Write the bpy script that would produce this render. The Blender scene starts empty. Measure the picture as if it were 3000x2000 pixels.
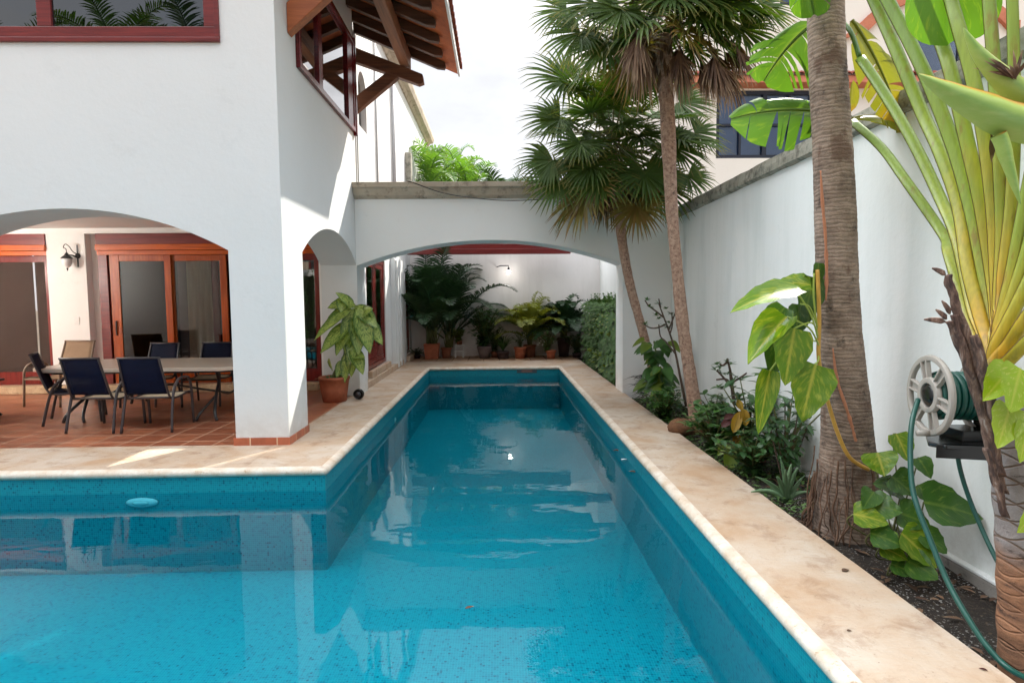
import bpy, math, random
import numpy as np
from mathutils import Vector, Matrix
# light and colour settings
SKYS, SKYLO, SKYHI, SUNS, EXPO = .12, 3.0, 19.0, 4.0, 1.16
POOL_A, POOL_B, POOL_C, POOL_D, POOL_E = (.0, .205, .265), (.0, .245, .30), (.0, .17, .235), (.0, .13, .195), (.0, .075, .13)
PORCH_W = 430
RIPPLE, WATER_TINT = .0055, (.45, .92, .97, 1)
R = math.radians
sc = bpy.context.scene
col = sc.collection

# ------------------------------------------------------------------ camera
F_PX, PITCH, YAW, ROLL, EYE = 1730.6, .0702, .02182, -.008835, 1.6
def cam_axes():
    cy, sy, cp, sp = math.cos(YAW), math.sin(YAW), math.cos(PITCH), math.sin(PITCH)
    f = Vector((sy*cp, cy*cp, -sp)); rt = Vector((cy, -sy, 0)); up = rt.cross(f)
    c, s = math.cos(ROLL), math.sin(ROLL)
    return c*rt+s*up, -s*rt+c*up, f
AX = cam_axes()
cd = bpy.data.cameras.new('camera'); cam = bpy.data.objects.new('camera', cd); col.objects.link(cam)
cd.sensor_width = 36; cd.lens = F_PX/3000*36; cd.clip_start = .05; cd.clip_end = 1000
m = Matrix.Identity(4)
for i in range(3):
    m[i][0] = AX[0][i]; m[i][1] = AX[1][i]; m[i][2] = -AX[2][i]
m[2][3] = EYE
cam.matrix_world = m
sc.camera = cam
def P(u, v, y):
    """the place seen at photo position (u, v) that stands y metres away"""
    d = AX[0]*((u-1500)/F_PX) + AX[1]*(-(v-1000)/F_PX) + AX[2]
    return Vector((0, 0, EYE)) + d*(y/d.y)
def PZ(u, v, z):
    d = AX[0]*((u-1500)/F_PX) + AX[1]*(-(v-1000)/F_PX) + AX[2]
    return Vector((0, 0, EYE)) + d*((z-EYE)/d.z)

# ------------------------------------------------------------------ light
SUN_DIR = Vector((.577, .942, 1.0)).normalized()          # towards the sun
SUN_EL = math.asin(SUN_DIR.z); SUN_AZ = math.atan2(SUN_DIR.x, SUN_DIR.y)
w = bpy.data.worlds.new('World'); sc.world = w; w.use_nodes = True
wt = w.node_tree; bg = wt.nodes['Background']
sky = wt.nodes.new('ShaderNodeTexSky'); sky.sky_type = 'NISHITA'; sky.sun_disc = False
sky.sun_elevation = SUN_EL; sky.sun_rotation = SUN_AZ
sky.air_density = 1.0; sky.dust_density = 3.0; sky.ozone_density = 1.0
tcw = wt.nodes.new('ShaderNodeTexCoord'); mpw = wt.nodes.new('ShaderNodeMapping'); mpw.inputs['Scale'].default_value = (1, 1, 2.2)
nzw = wt.nodes.new('ShaderNodeTexNoise'); nzw.inputs['Scale'].default_value = 2.3; nzw.inputs['Detail'].default_value = 7; nzw.inputs['Roughness'].default_value = .6
crw = wt.nodes.new('ShaderNodeValToRGB'); crw.color_ramp.elements[0].position = .36; crw.color_ramp.elements[1].position = .66
crw.color_ramp.elements[0].color = (.62, .62, .62, 1)
mxw = wt.nodes.new('ShaderNodeMix'); mxw.data_type = 'RGBA'
wt.links.new(tcw.outputs['Generated'], mpw.inputs['Vector']); wt.links.new(mpw.outputs[0], nzw.inputs['Vector'])
wt.links.new(nzw.outputs['Fac'], crw.inputs['Fac']); wt.links.new(crw.outputs['Color'], mxw.inputs[0])
# thin bright overcast: the veil is brightest overhead and duller towards the horizon
sxw = wt.nodes.new('ShaderNodeSeparateXYZ'); wt.links.new(tcw.outputs['Generated'], sxw.inputs[0])
mrw = wt.nodes.new('ShaderNodeMapRange'); mrw.interpolation_type = 'SMOOTHSTEP'; wt.links.new(sxw.outputs[2], mrw.inputs['Value'])
for k_, v_ in (('From Min', .40), ('From Max', .90), ('To Min', SKYLO), ('To Max', SKYHI)): mrw.inputs[k_].default_value = v_
# added brightening of the north-west sky, out of view, lifting the right wall
mrx = wt.nodes.new('ShaderNodeMapRange'); wt.links.new(sxw.outputs[0], mrx.inputs['Value'])
for k_, v_ in (('From Min', -.15), ('From Max', -.7), ('To Min', 0.0), ('To Max', 3.0)): mrx.inputs[k_].default_value = v_
mry = wt.nodes.new('ShaderNodeMapRange'); wt.links.new(sxw.outputs[1], mry.inputs['Value'])
for k_, v_ in (('From Min', -.15), ('From Max', .25), ('To Min', 0.0), ('To Max', 1.0)): mry.inputs[k_].default_value = v_
mxy = wt.nodes.new('ShaderNodeMath'); mxy.operation = 'MULTIPLY_ADD'; wt.links.new(mrx.outputs[0], mxy.inputs[0]); wt.links.new(mry.outputs[0], mxy.inputs[1]); mxy.inputs[2].default_value = 1.0
# glare of the hazy sky on the sun's side
mrn = wt.nodes.new('ShaderNodeMapRange'); wt.links.new(sxw.outputs[1], mrn.inputs['Value'])
for k_, v_ in (('From Min', .3), ('From Max', .85), ('To Min', 1.0), ('To Max', 1.18)): mrn.inputs[k_].default_value = v_
mun = wt.nodes.new('ShaderNodeMath'); mun.operation = 'MULTIPLY'; wt.links.new(mxy.outputs[0], mun.inputs[0]); wt.links.new(mrn.outputs[0], mun.inputs[1])
muw = wt.nodes.new('ShaderNodeMath'); muw.operation = 'MULTIPLY'; wt.links.new(mrw.outputs[0], muw.inputs[0]); wt.links.new(mun.outputs[0], muw.inputs[1])
vmw = wt.nodes.new('ShaderNodeVectorMath'); vmw.operation = 'SCALE'; vmw.inputs[0].default_value = (.97, .985, 1.02); wt.links.new(muw.outputs[0], vmw.inputs['Scale'])
wt.links.new(sky.outputs[0], mxw.inputs[6]); wt.links.new(vmw.outputs[0], mxw.inputs[7])
wt.links.new(mxw.outputs[2], bg.inputs['Color']); bg.inputs['Strength'].default_value = SKYS
sl = bpy.data.lights.new('sun', 'SUN'); sl.energy = SUNS; sl.angle = R(.55); sl.color = (1, .94, .84)
so = bpy.data.objects.new('sun', sl); col.objects.link(so); so.location = (6, 10, 14)
so.rotation_euler = SUN_DIR.to_track_quat('Z', 'Y').to_euler()
vs = sc.view_settings; vs.view_transform = 'Standard'; vs.look = 'None'; vs.gamma = 1; vs.use_curve_mapping = False
vs.exposure = EXPO
sc.cycles.use_denoising = True; sc.cycles.max_bounces = 10; sc.cycles.transparent_max_bounces = 24
sc.cycles.diffuse_bounces = 5; sc.cycles.glossy_bounces = 4; sc.cycles.caustics_reflective = False; sc.cycles.caustics_refractive = False
sc.cycles.sample_clamp_indirect = 6

# ------------------------------------------------------------------ object helpers
def tag(o, label=None, cat=None, group=None, kind=None):
    if label: o['label'] = label
    if cat: o['category'] = cat
    if group: o['group'] = group
    if kind: o['kind'] = kind
    return o
def thing(name, label, cat, loc=(0, 0, 0), group=None):
    o = bpy.data.objects.new(name, None); col.objects.link(o); o.location = loc
    o.empty_display_size = .2
    return tag(o, label, cat, group)
def dup(root, loc, rz=0, label=None):
    c = root.copy(); col.objects.link(c); c.location = loc; c.rotation_euler = (0, 0, rz)
    if label: c['label'] = label
    for ch in list(root.children):
        d = ch.copy(); col.objects.link(d); d.parent = c
        for g in list(ch.children):
            e = g.copy(); col.objects.link(e); e.parent = d
    return c

class MB:
    """collects shapes and links them as one mesh object"""
    def __init__(s): s.v = []; s.f = []; s.uv = []; s.sm = []
    def add(s, vs, fs, uvs=None, smooth=False):
        o = len(s.v); s.v += [tuple(p) for p in vs]
        for k, f in enumerate(fs):
            s.f.append([i+o for i in f]); s.sm.append(smooth)
            s.uv.append([uvs[i] for i in f] if uvs else [(0, 0)]*len(f))
        return s
    def box(s, x0, x1, y0, y1, z0, z1):
        vs = [(x, y, z) for z in (z0, z1) for y in (y0, y1) for x in (x0, x1)]
        return s.add(vs, [(0, 2, 3, 1), (4, 5, 7, 6), (0, 1, 5, 4), (2, 6, 7, 3), (0, 4, 6, 2), (1, 3, 7, 5)])
    def bar(s, a, b, w, h, up=(0, 0, 1)):
        a, b = Vector(a), Vector(b); d = (b-a).normalized(); r = d.cross(Vector(up))
        if r.length < 1e-4: r = Vector((1, 0, 0))
        r.normalize(); u = r.cross(d)
        vs = [p+r*(i*w/2)+u*(j*h/2) for p in (a, b) for i, j in ((-1, -1), (1, -1), (1, 1), (-1, 1))]
        return s.add(vs, [(0, 1, 2, 3), (7, 6, 5, 4), (0, 4, 5, 1), (1, 5, 6, 2), (2, 6, 7, 3), (3, 7, 4, 0)])
    def prism(s, poly, axis, a, b):
        def q(p, t): return {'x': (t, p[0], p[1]), 'y': (p[0], t, p[1]), 'z': (p[0], p[1], t)}[axis]
        n = len(poly); vs = [q(p, a) for p in poly]+[q(p, b) for p in poly]
        fs = [list(range(n)), list(range(2*n-1, n-1, -1))]+[(i, n+i, n+(i+1) % n, (i+1) % n) for i in range(n)]
        return s.add(vs, fs)
    def tube(s, pts, rad, n=8, smooth=True, flat=1.0, side=None, cap=True):
        pts = [Vector(p) for p in pts]; k = len(pts)
        if not hasattr(rad, '__len__'): rad = [rad]*k
        vs = []; uvs = []; ref = Vector(side) if side else None; pr = None
        for i, p in enumerate(pts):
            t = (pts[min(i+1, k-1)]-pts[max(i-1, 0)])
            if t.length < 1e-9: t = Vector((0, 0, 1))
            t.normalize()
            if ref is not None: r = ref-t*ref.dot(t)
            elif pr is None: r = t.cross(Vector((0, 0, 1)) if abs(t.z) < .9 else Vector((1, 0, 0)))
            else: r = pr-t*pr.dot(t)
            r.normalize(); pr = r; u = t.cross(r)
            for j in range(n):
                a = 2*math.pi*j/n; vs.append(p+r*(rad[i]*math.cos(a))+u*(rad[i]*flat*math.sin(a))); uvs.append((j/n, i/(k-1)))
        fs = [(i*n+j, i*n+(j+1) % n, (i+1)*n+(j+1) % n, (i+1)*n+j) for i in range(k-1) for j in range(n)]
        if cap: fs += [list(range(n-1, -1, -1)), [(k-1)*n+j for j in range(n)]]
        return s.add(vs, fs, uvs, smooth)
    def lathe(s, prof, c=(0, 0, 0), n=24, axis='z', smooth=True, closed=False):
        vs = []; k = len(prof)
        for r, h in prof:
            for j in range(n):
                a = 2*math.pi*j/n; p, q = r*math.cos(a), r*math.sin(a)
                o = {'z': (p, q, h), 'x': (h, p, q), 'y': (p, h, q)}[axis]
                vs.append((c[0]+o[0], c[1]+o[1], c[2]+o[2]))
        fs = [(i*n+j, i*n+(j+1) % n, ((i+1) % k)*n+(j+1) % n, ((i+1) % k)*n+j) for i in range(k if closed else k-1) for j in range(n)]
        if not closed:
            if prof[0][0] > 1e-5: fs.append(list(range(n-1, -1, -1)))
            if prof[-1][0] > 1e-5: fs.append([(k-1)*n+j for j in range(n)])
        return s.add(vs, fs, None, smooth)
    def grid(s, rows, smooth=True):
        a = len(rows); b = len(rows[0]); vs = [p for r in rows for p in r]
        uv = [(j/(b-1), i/(a-1)) for i in range(a) for j in range(b)]
        return s.add(vs, [(i*b+j, i*b+j+1, (i+1)*b+j+1, (i+1)*b+j) for i in range(a-1) for j in range(b-1)], uv, smooth)
    def ball(s, c, r, n=12, k=8, sc_=(1, 1, 1), jit=0, rng=None):
        pr = [(math.sin(math.pi*i/k), -math.cos(math.pi*i/k)) for i in range(k+1)]
        vs = []
        for (rr, h) in pr:
            for j in range(n):
                a = 2*math.pi*j/n; q = 1+(rng.uniform(-jit, jit) if jit else 0)
                vs.append((c[0]+r*rr*math.cos(a)*sc_[0]*q, c[1]+r*rr*math.sin(a)*sc_[1]*q, c[2]+r*h*sc_[2]*q))
        return s.add(vs, [(i*n+j, i*n+(j+1) % n, (i+1)*n+(j+1) % n, (i+1)*n+j) for i in range(k) for j in range(n)], None, True)
    def build(s, name, mat, parent=None, bevel=0, loc=None, solid=0):
        off = Vector((0, 0, 0)); q = parent
        while q is not None: off += q.location; q = q.parent
        if loc is not None: off = Vector(loc)
        me = bpy.data.meshes.new(name)
        me.from_pydata([(p[0]-off.x, p[1]-off.y, p[2]-off.z) for p in s.v], [], s.f)
        ul = me.uv_layers.new(name='UVMap')
        flat = [c for f in s.uv for q in f for c in q]
        ul.data.foreach_set('uv', flat)
        me.polygons.foreach_set('use_smooth', s.sm)
        me.materials.append(mat); me.validate(); me.update()
        o = bpy.data.objects.new(name, me); col.objects.link(o)
        if parent is not None: o.parent = parent
        elif loc is not None: o.location = loc
        if bevel:
            b = o.modifiers.new('bevel', 'BEVEL'); b.width = bevel; b.segments = 2; b.limit_method = 'ANGLE'; b.angle_limit = R(40)
        if solid:
            q = o.modifiers.new('solid', 'SOLIDIFY'); q.thickness = solid
        return o

def spline(pts, n=6):
    """smooth line through pts"""
    pts = [Vector(p) for p in pts]; out = []
    for i in range(len(pts)-1):
        p0, p1, p2, p3 = pts[max(i-1, 0)], pts[i], pts[i+1], pts[min(i+2, len(pts)-1)]
        for k in range(n):
            t = k/n
            out.append(.5*((2*p1)+(p2-p0)*t+(2*p0-5*p1+4*p2-p3)*t*t+(3*p1-p0-3*p2+p3)*t**3))
    out.append(pts[-1]); return out
def lerp(a, b, t): return a+(b-a)*t
def arc2(x0, x1, z0, rise, n=28):
    """points of a segmental arch from (x0, z0) to (x1, z0)"""
    h = (x1-x0)/2; r = (h*h+rise*rise)/(2*rise); cx = (x0+x1)/2; cz = z0+rise-r; a = math.asin(max(-1, min(1, h/r)))
    return [(cx+r*math.sin(-a+2*a*i/n), cz+r*math.cos(-a+2*a*i/n)) for i in range(n+1)]

# ------------------------------------------------------------------ materials
class T:
    def __init__(s, name):
        s.m = bpy.data.materials.new(name); s.m.use_nodes = True; s.t = s.m.node_tree; s.t.nodes.clear()
        s.out = s.t.nodes.new('ShaderNodeOutputMaterial')
    def n(s, typ, ins=None, **at):
        nd = s.t.nodes.new('ShaderNode'+typ)
        for k, v in at.items(): setattr(nd, k, v)
        for k, v in (ins or {}).items():
            if isinstance(v, bpy.types.NodeSocket): s.t.links.new(v, nd.inputs[k])
            else: nd.inputs[k].default_value = v
        return nd
    def pos(s, scale=(1, 1, 1), kind='Object', off=(0, 0, 0)):
        tc = s.n('TexCoord'); return s.n('Mapping', {'Vector': tc.outputs[kind], 'Scale': scale, 'Location': off}).outputs[0]
    def noise(s, vec, sc_, det=4, rough=.55, dist=0): return s.n('TexNoise', {'Vector': vec, 'Scale': sc_, 'Detail': det, 'Roughness': rough, 'Distortion': dist}).outputs['Fac']
    def ramp(s, fac, stops):
        r = s.n('ValToRGB', {'Fac': fac}); e = r.color_ramp.elements
        while len(e) < len(stops): e.new(.5)
        for q, (p, c) in zip(e, stops):
            q.position = p; q.color = (c, c, c, 1) if not hasattr(c, '__len__') else (*c[:3], 1)
        return r.outputs['Color']
    def mix(s, f, a, b, mode='MIX'):
        nd = s.n('Mix', data_type='RGBA', blend_type=mode)
        for i, v in ((0, f), (6, a), (7, b)):
            if isinstance(v, bpy.types.NodeSocket): s.t.links.new(v, nd.inputs[i])
            else: nd.inputs[i].default_value = v if (i == 0 or len(v) == 4) else (*v, 1)
        return nd.outputs[2]
    def math(s, op, a, b=0.0):
        nd = s.n('Math', operation=op)
        for i, v in ((0, a), (1, b)):
            if isinstance(v, bpy.types.NodeSocket): s.t.links.new(v, nd.inputs[i])
            else: nd.inputs[i].default_value = v
        return nd.outputs[0]
    def bump(s, h, st=.3, d=.01): return s.n('Bump', {'Height': h, 'Strength': st, 'Distance': d}).outputs[0]
    def surf(s, sock): s.t.links.new(sock, s.out.inputs['Surface']); return s.m
    def bsdf(s, color, rough=.6, normal=None, **kw):
        c = color if isinstance(color, bpy.types.NodeSocket) else (*color[:3], 1)
        ins = {'Base Color': c, 'Roughness': rough}
        if normal is not None: ins['Normal'] = normal
        ins.update(kw)
        return s.n('BsdfPrincipled', ins).outputs[0]
def S(r, g, b):
    f = lambda c: (c/255/12.92) if c <= 10 else ((c/255+.055)/1.055)**2.4
    return (f(r), f(g), f(b))

def plaster(name, c, dirt=.08, dcol=(.45, .45, .42), fine=160, streak=False):
    t = T(name); p = t.pos()
    n1 = t.noise(p, .9, 6, .6); n2 = t.noise(p, fine, 3)
    cc = t.mix(t.ramp(n1, [(.35, 0), (.75, dirt*2)]), c, dcol)
    if streak:
        n3 = t.noise(t.pos((2.2, 2.2, .30)), 1.2, 5, .62)
        cc = t.mix(t.ramp(n3, [(.45, 0), (.8, .42)]), cc, dcol)
        n4 = t.noise(p, 5, 6, .7); cc = t.mix(t.ramp(n4, [(.62, 0), (.74, .22)]), cc, dcol)
    n5 = t.noise(p, 14, 4, .6)
    n6 = t.noise(p, 3.2, 4, .6, .5)
    h = t.math('ADD', t.math('ADD', t.math('MULTIPLY', n2, .3), n5), t.math('MULTIPLY', n6, .8))
    z = t.n('SeparateXYZ', {'Vector': t.n('NewGeometry').outputs['Position']}).outputs[2]
    sp = t.math('MULTIPLY', t.ramp(z, [(.0, 1), (.45, 0)]), t.ramp(t.noise(p, 3.5, 7, .7), [(.38, 0), (.7, 1)]))
    cc = t.mix(t.math('MULTIPLY', sp, .5), cc, (.36, .31, .25))
    cc = t.mix(t.ramp(t.noise(p, 2.6, 8, .75), [(.60, 0), (.72, .13)]), cc, (.40, .40, .38))
    return t.surf(t.bsdf(cc, .85, t.bump(h, .22, .012)))
def stone(name, a, b, dark, sc_=3, dk=(.55, .72), rough=.75, bd=.012):
    t = T(name); p = t.pos()
    c = t.mix(t.ramp(t.noise(p, sc_, 6, .62), [(.3, 0), (.7, 1)]), a, b)
    c = t.mix(t.ramp(t.noise(p, sc_*2.7, 8, .72), [(dk[0], 0), (dk[1], .85)]), c, dark)
    c = t.mix(t.ramp(t.noise(p, 70, 3, .6), [(.62, 0), (.72, .45)]), c, dark)
    return t.surf(t.bsdf(c, rough, t.bump(t.noise(p, 22, 6, .7), .5, bd)))
def wood(name, a, b, axis=0, rough=.35, sc_=1, spec=.5):
    t = T(name); s3 = [28*sc_]*3; s3[axis] = 1.6*sc_; p = t.pos(tuple(s3))
    n = t.noise(p, 1, 6, .65, .4)
    c = t.mix(t.ramp(n, [(.3, 0), (.7, 1)]), a, b)
    return t.surf(t.bsdf(c, rough, t.bump(n, .15, .004), **{'Specular IOR Level': spec}))
def plain(name, c, rough=.5, metal=0, nz=.12, sc_=25, bump=.0):
    t = T(name); p = t.pos(); n = t.noise(p, sc_, 5, .6)
    cc = t.mix(n, tuple(x*(1-nz) for x in c), tuple(min(1, x*(1+nz)) for x in c))
    return t.surf(t.bsdf(cc, rough, t.bump(n, bump, .003) if bump else None, Metallic=metal))
def leafmat(name, a, b, trans=.35, rough=.4, vein=None, veinfac=.6, spots=None, spotr=(.55, .62), spotsc=9, tip=None, edge=None):
    """a, b: two greens mixed leaf by leaf; vein: colour along the midrib; spots: variegation"""
    t = T(name); uv = t.n('TexCoord').outputs['UV']; p = t.pos()
    isl = t.n('NewGeometry').outputs['Random Per Island']
    c = t.mix(isl, a, b)
    c = t.mix(t.ramp(t.noise(p, 4, 3), [(.35, 0), (.65, .5)]), c, tuple(x*.6 for x in a))
    sx = t.n('SeparateXYZ', {'Vector': uv}); u = t.math('ABSOLUTE', t.math('SUBTRACT', sx.outputs[0], .5))
    if spots:
        q = t.n('CombineXYZ', {'X': t.math('MULTIPLY', u, 1.2), 'Y': t.math('SUBTRACT', t.math('MULTIPLY', sx.outputs[1], 2.2), t.math('MULTIPLY', u, 2.2)), 'Z': t.math('MULTIPLY', isl, 40)}).outputs[0]
        c = t.mix(t.ramp(t.noise(q, spotsc, 3, .6), [(spotr[0], 0), (spotr[1], .9)]), c, spots)
    if edge: c = t.mix(t.ramp(u, [(.30, 0), (.5, .9)]), c, edge)
    if tip: c = t.mix(t.ramp(sx.outputs[1], [(.7, 0), (1, 1)]), c, tip)
    if vein: c = t.mix(t.ramp(u, [(.0, veinfac), (.06, 0)]), c, vein)
    ribs = t.n('TexWave', {'Vector': t.n('CombineXYZ', {'X': 0., 'Y': t.math('SUBTRACT', sx.outputs[1], t.math('MULTIPLY', u, .5)), 'Z': 0.}).outputs[0], 'Scale': 6.0}, bands_direction='Y').outputs['Fac']
    b1 = t.bsdf(c, rough, t.bump(ribs, .12, .004))
    tl = t.n('BsdfTranslucent', {'Color': t.mix(1, c, (1.0, .95, .35), 'MULTIPLY')}).outputs[0]
    return t.surf(t.n('MixShader', {0: trans, 1: b1, 2: tl}).outputs[0])
def glass(name, tint=(.75, .8, .8), ior=1.5, boost=1.0, rough=.0):
    t = T(name); fr = t.n('Fresnel', {'IOR': ior}).outputs[0]
    fr = t.math('MINIMUM', t.math('MULTIPLY', fr, boost), 1.0)
    tr = t.n('BsdfTransparent', {'Color': (*tint, 1)}).outputs[0]; gl = t.n('BsdfGlossy', {'Roughness': rough, 'Color': (1, 1, 1, 1)}).outputs[0]
    return t.surf(t.n('MixShader', {0: fr, 1: tr, 2: gl}).outputs[0])
def emit(name, c, st):
    t = T(name); return t.surf(t.n('Emission', {'Color': (*c, 1), 'Strength': st}).outputs[0])

M = {}
M['white'] = plaster('white_plaster', (.69, .705, .705), .05)
M['white2'] = plaster('white_plaster_lightened', (.86, .865, .85), .04)  # white plaster lightened to make up for weak light on the arch wall
M['white_in'] = plaster('white_paint_inside', (.82, .81, .79), .02)
M['white_far'] = plaster('white_weathered', (.78, .75, .73), .10, (.48, .46, .44), streak=True)
M['green_white'] = plaster('pale_weathered_plaster', (.84, .865, .855), .05, (.50, .56, .53), streak=True)
M['stucco'] = plaster('rough_stucco', (.76, .72, .66), .05, fine=60)
M['cap'] = stone('weathered_coping', (.52, .44, .34), (.36, .30, .23), (.09, .075, .055), 2.2, (.52, .70))
M['cap_grey'] = stone('grey_weathered_coping', (.42, .40, .33), (.26, .25, .20), (.06, .06, .045), 2.6, (.48, .64))
M['plinth'] = stone('grey_plinth', (.30, .28, .25), (.18, .165, .15), (.05, .045, .04), 4)
M['ground'] = stone('packed_earth', (.25, .2, .14), (.18, .15, .1), (.08, .07, .05), 1)
M['redwood'] = wood('red_stained_wood', S(128, 44, 40), S(84, 24, 26), 0, .3)
M['redwood_y'] = wood('red_stained_wood_long', S(112, 28, 30), S(70, 14, 18), 1, .22)
M['redwood_z'] = wood('red_stained_wood_upright', S(126, 38, 32), S(84, 22, 20), 2, .22)
M['orange'] = wood('orange_varnished_wood', S(204, 96, 30), S(160, 68, 18), 0, .22)
M['orange_z'] = wood('orange_varnished_wood_upright', S(184, 86, 30), S(138, 56, 18), 2, .22)
M['beam'] = wood('brown_timber', S(150, 98, 66), S(76, 42, 27), 1, .6, .45)
M['beam_x'] = wood('brown_timber_across', S(128, 78, 50), S(62, 34, 22), 0, .6, .45)
M['orange_beam'] = wood('orange_timber', S(176, 98, 50), S(124, 62, 28), 0, .5, .7)
M['rafter'] = wood('dark_timber', S(104, 68, 48), S(46, 28, 20), 0, .6, .5)
M['deck'] = stone('terracotta_deck', S(190, 102, 54), S(150, 74, 38), S(80, 40, 24), 3)
M['rooftile'] = stone('red_roof_tile', S(150, 72, 50), S(112, 52, 38), S(60, 34, 28), 5)
M['terracotta'] = stone('terracotta_pot', S(178, 104, 72), S(142, 74, 48), S(86, 50, 36), 5, (.58, .75))
M['terracotta2'] = stone('old_terracotta_pot', S(150, 92, 66), S(112, 68, 48), S(66, 44, 34), 6, (.52, .7))
M['greypot'] = stone('grey_clay_pot', S(120, 108, 106), S(92, 80, 78), S(60, 50, 48), 5)
M['darkpot'] = stone('dark_brown_pot', S(66, 46, 42), S(46, 34, 32), S(26, 20, 20), 5)
M['soilpot'] = stone('potting_soil', (.045, .032, .022), (.03, .02, .015), (.01, .008, .006), 20)
M['fascia'] = plain('white_fascia', (.72, .73, .74), .6)
M['black_metal'] = plain('black_metal', (.02, .02, .022), .4)
M['black_plastic'] = plain('black_plastic', (.012, .012, .012), .25)
M['grey_plastic'] = plain('beige_grey_plastic', S(158, 152, 144), .5, nz=.05)
M['hose'] = plain('green_hose', S(12, 72, 62), .35, nz=.25, sc_=60)
M['white_plastic'] = plain('white_plastic', (.75, .75, .73), .4)
M['chairframe'] = plain('grey_brown_tube', S(56, 50, 52), .4)
M['tanframe'] = plain('bronze_tube', S(120, 98, 80), .4)
M['tabletop'] = plain('cream_tabletop', S(206, 194, 178), .25, nz=.06, sc_=8)
M['cushion'] = plain('cream_fabric', S(196, 178, 150), .9, nz=.1, sc_=90)
M['room'] = plain('dim_room', (.022, .019, .017), .8)  # near-black walls paint in the darkness of the unlit rooms
M['glass'] = glass('window_glass', (.55, .58, .58), 1.52, 2.2)
M['glass_dark'] = glass('dark_window_glass', (.30, .32, .33), 1.5, 1.0)
M['glass_clear'] = glass('clear_window_glass', (.9, .92, .92), 1.5, 1.0)
M['glass_up'] = glass('reflecting_window_glass', (.10, .11, .12), 1.52, 3.2)
M['glass_blue'] = glass('grey_blue_glass', (.78, .84, .92), 1.5, 1.3)
M['navyframe'] = plain('navy_metal', S(22, 28, 44), .4)
M['blueblind'] = plain('blue_grey_blind', S(104, 124, 156), .6, nz=.2, sc_=3)
M['navyblind'] = plain('navy_shutter', S(44, 58, 104), .6, nz=.1)
M['ledge'] = stone('terracotta_ledge', S(196, 122, 92), S(170, 98, 72), S(120, 66, 50), 3, (.6, .8))
M['pipe'] = plain('grey_pipe', (.42, .42, .43), .5)

def sling(name, c, alpha):
    t = T(name); p = t.pos((1, 1, 1)); n = t.noise(p, 6, 3)
    b = t.bsdf(t.mix(n, tuple(x*.75 for x in c), tuple(x*1.3 for x in c)), .7, None, **{'Specular IOR Level': .15})
    tr = t.n('BsdfTransparent', {'Color': (1, 1, 1, 1)}).outputs[0]
    return t.surf(t.n('MixShader', {0: alpha, 1: b, 2: tr}).outputs[0])
M['blue_sling'] = sling('navy_mesh', S(4, 18, 46), .10)
M['tan_sling'] = sling('tan_mesh', S(148, 122, 98), .06)
M['screen'] = sling('insect_screen', S(86, 72, 66), .5)
def curtain_mat():
    t = T('linen_curtain'); c = t.mix(t.noise(t.pos((40, 40, 2)), 1, 4), S(206, 190, 164), S(168, 150, 126))
    return t.surf(t.n('MixShader', {0: .3, 1: t.bsdf(c, .9), 2: t.n('BsdfTranslucent', {'Color': c}).outputs[0]}).outputs[0])
M['curtain'] = curtain_mat()
def tile_mat():
    t = T('pool_mosaic'); tc = t.n('TexCoord').outputs['Object']
    v = t.n('VectorMath', {0: tc, 1: (50, 50, 50)}, operation='MULTIPLY').outputs[0]
    v = t.n('VectorMath', {0: v, 1: (.25, .5, .5)}, operation='ADD').outputs[0]
    cell = t.n('VectorMath', {0: v}, operation='FLOOR').outputs[0]
    wn = t.n('TexWhiteNoise', {'Vector': cell}, noise_dimensions='3D').outputs['Value']
    c = t.ramp(wn, [(0, POOL_A), (.55, POOL_B), (.86, POOL_C), (.965, POOL_D), (.975, POOL_E)])
    c = t.mix(t.ramp(t.noise(tc, .8, 5, .6), [(.3, 0), (.75, .35)]), c, POOL_B)
    fr = t.n('VectorMath', {0: v}, operation='FRACTION').outputs[0]
    s3 = t.n('SeparateXYZ', {'Vector': fr})
    d = None
    for k in range(3):
        a = t.math('ABSOLUTE', t.math('SUBTRACT', s3.outputs[k], .5)); d = a if d is None else t.math('MAXIMUM', d, a)
    g = t.math('GREATER_THAN', d, .445)
    c = t.mix(t.math('MULTIPLY', g, .45), c, (.05, .42, .52))
    return t.surf(t.bsdf(c, .3, t.bump(t.math('MULTIPLY', g, -1), .3, .003)))
M['mosaic'] = tile_mat()
def water_mat():
    t = T('pool_water'); p = t.pos((.8, 1.5, 1))
    h = t.math('ADD', t.math('MULTIPLY', t.noise(p, .8, 2, .5), .9), t.math('MULTIPLY', t.noise(p, 2.6, 2, .5, .3), .26))
    h = t.math('ADD', h, t.math('MULTIPLY', t.noise(p, 11, 2, .5), .016))
    nb = t.bump(h, 1.0, RIPPLE)
    fr = t.n('Fresnel', {'IOR': 1.33, 'Normal': nb}).outputs[0]
    fr = t.math('MINIMUM', t.math('MULTIPLY', fr, .66), 1.0)
    tr = t.n('BsdfTransparent', {'Color': WATER_TINT}).outputs[0]
    gl = t.n('BsdfGlossy', {'Roughness': .0, 'Normal': nb, 'Color': (1, 1, 1, 1)}).outputs[0]
    return t.surf(t.n('MixShader', {0: fr, 1: tr, 2: gl}).outputs[0])
M['water'] = water_mat()
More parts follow.
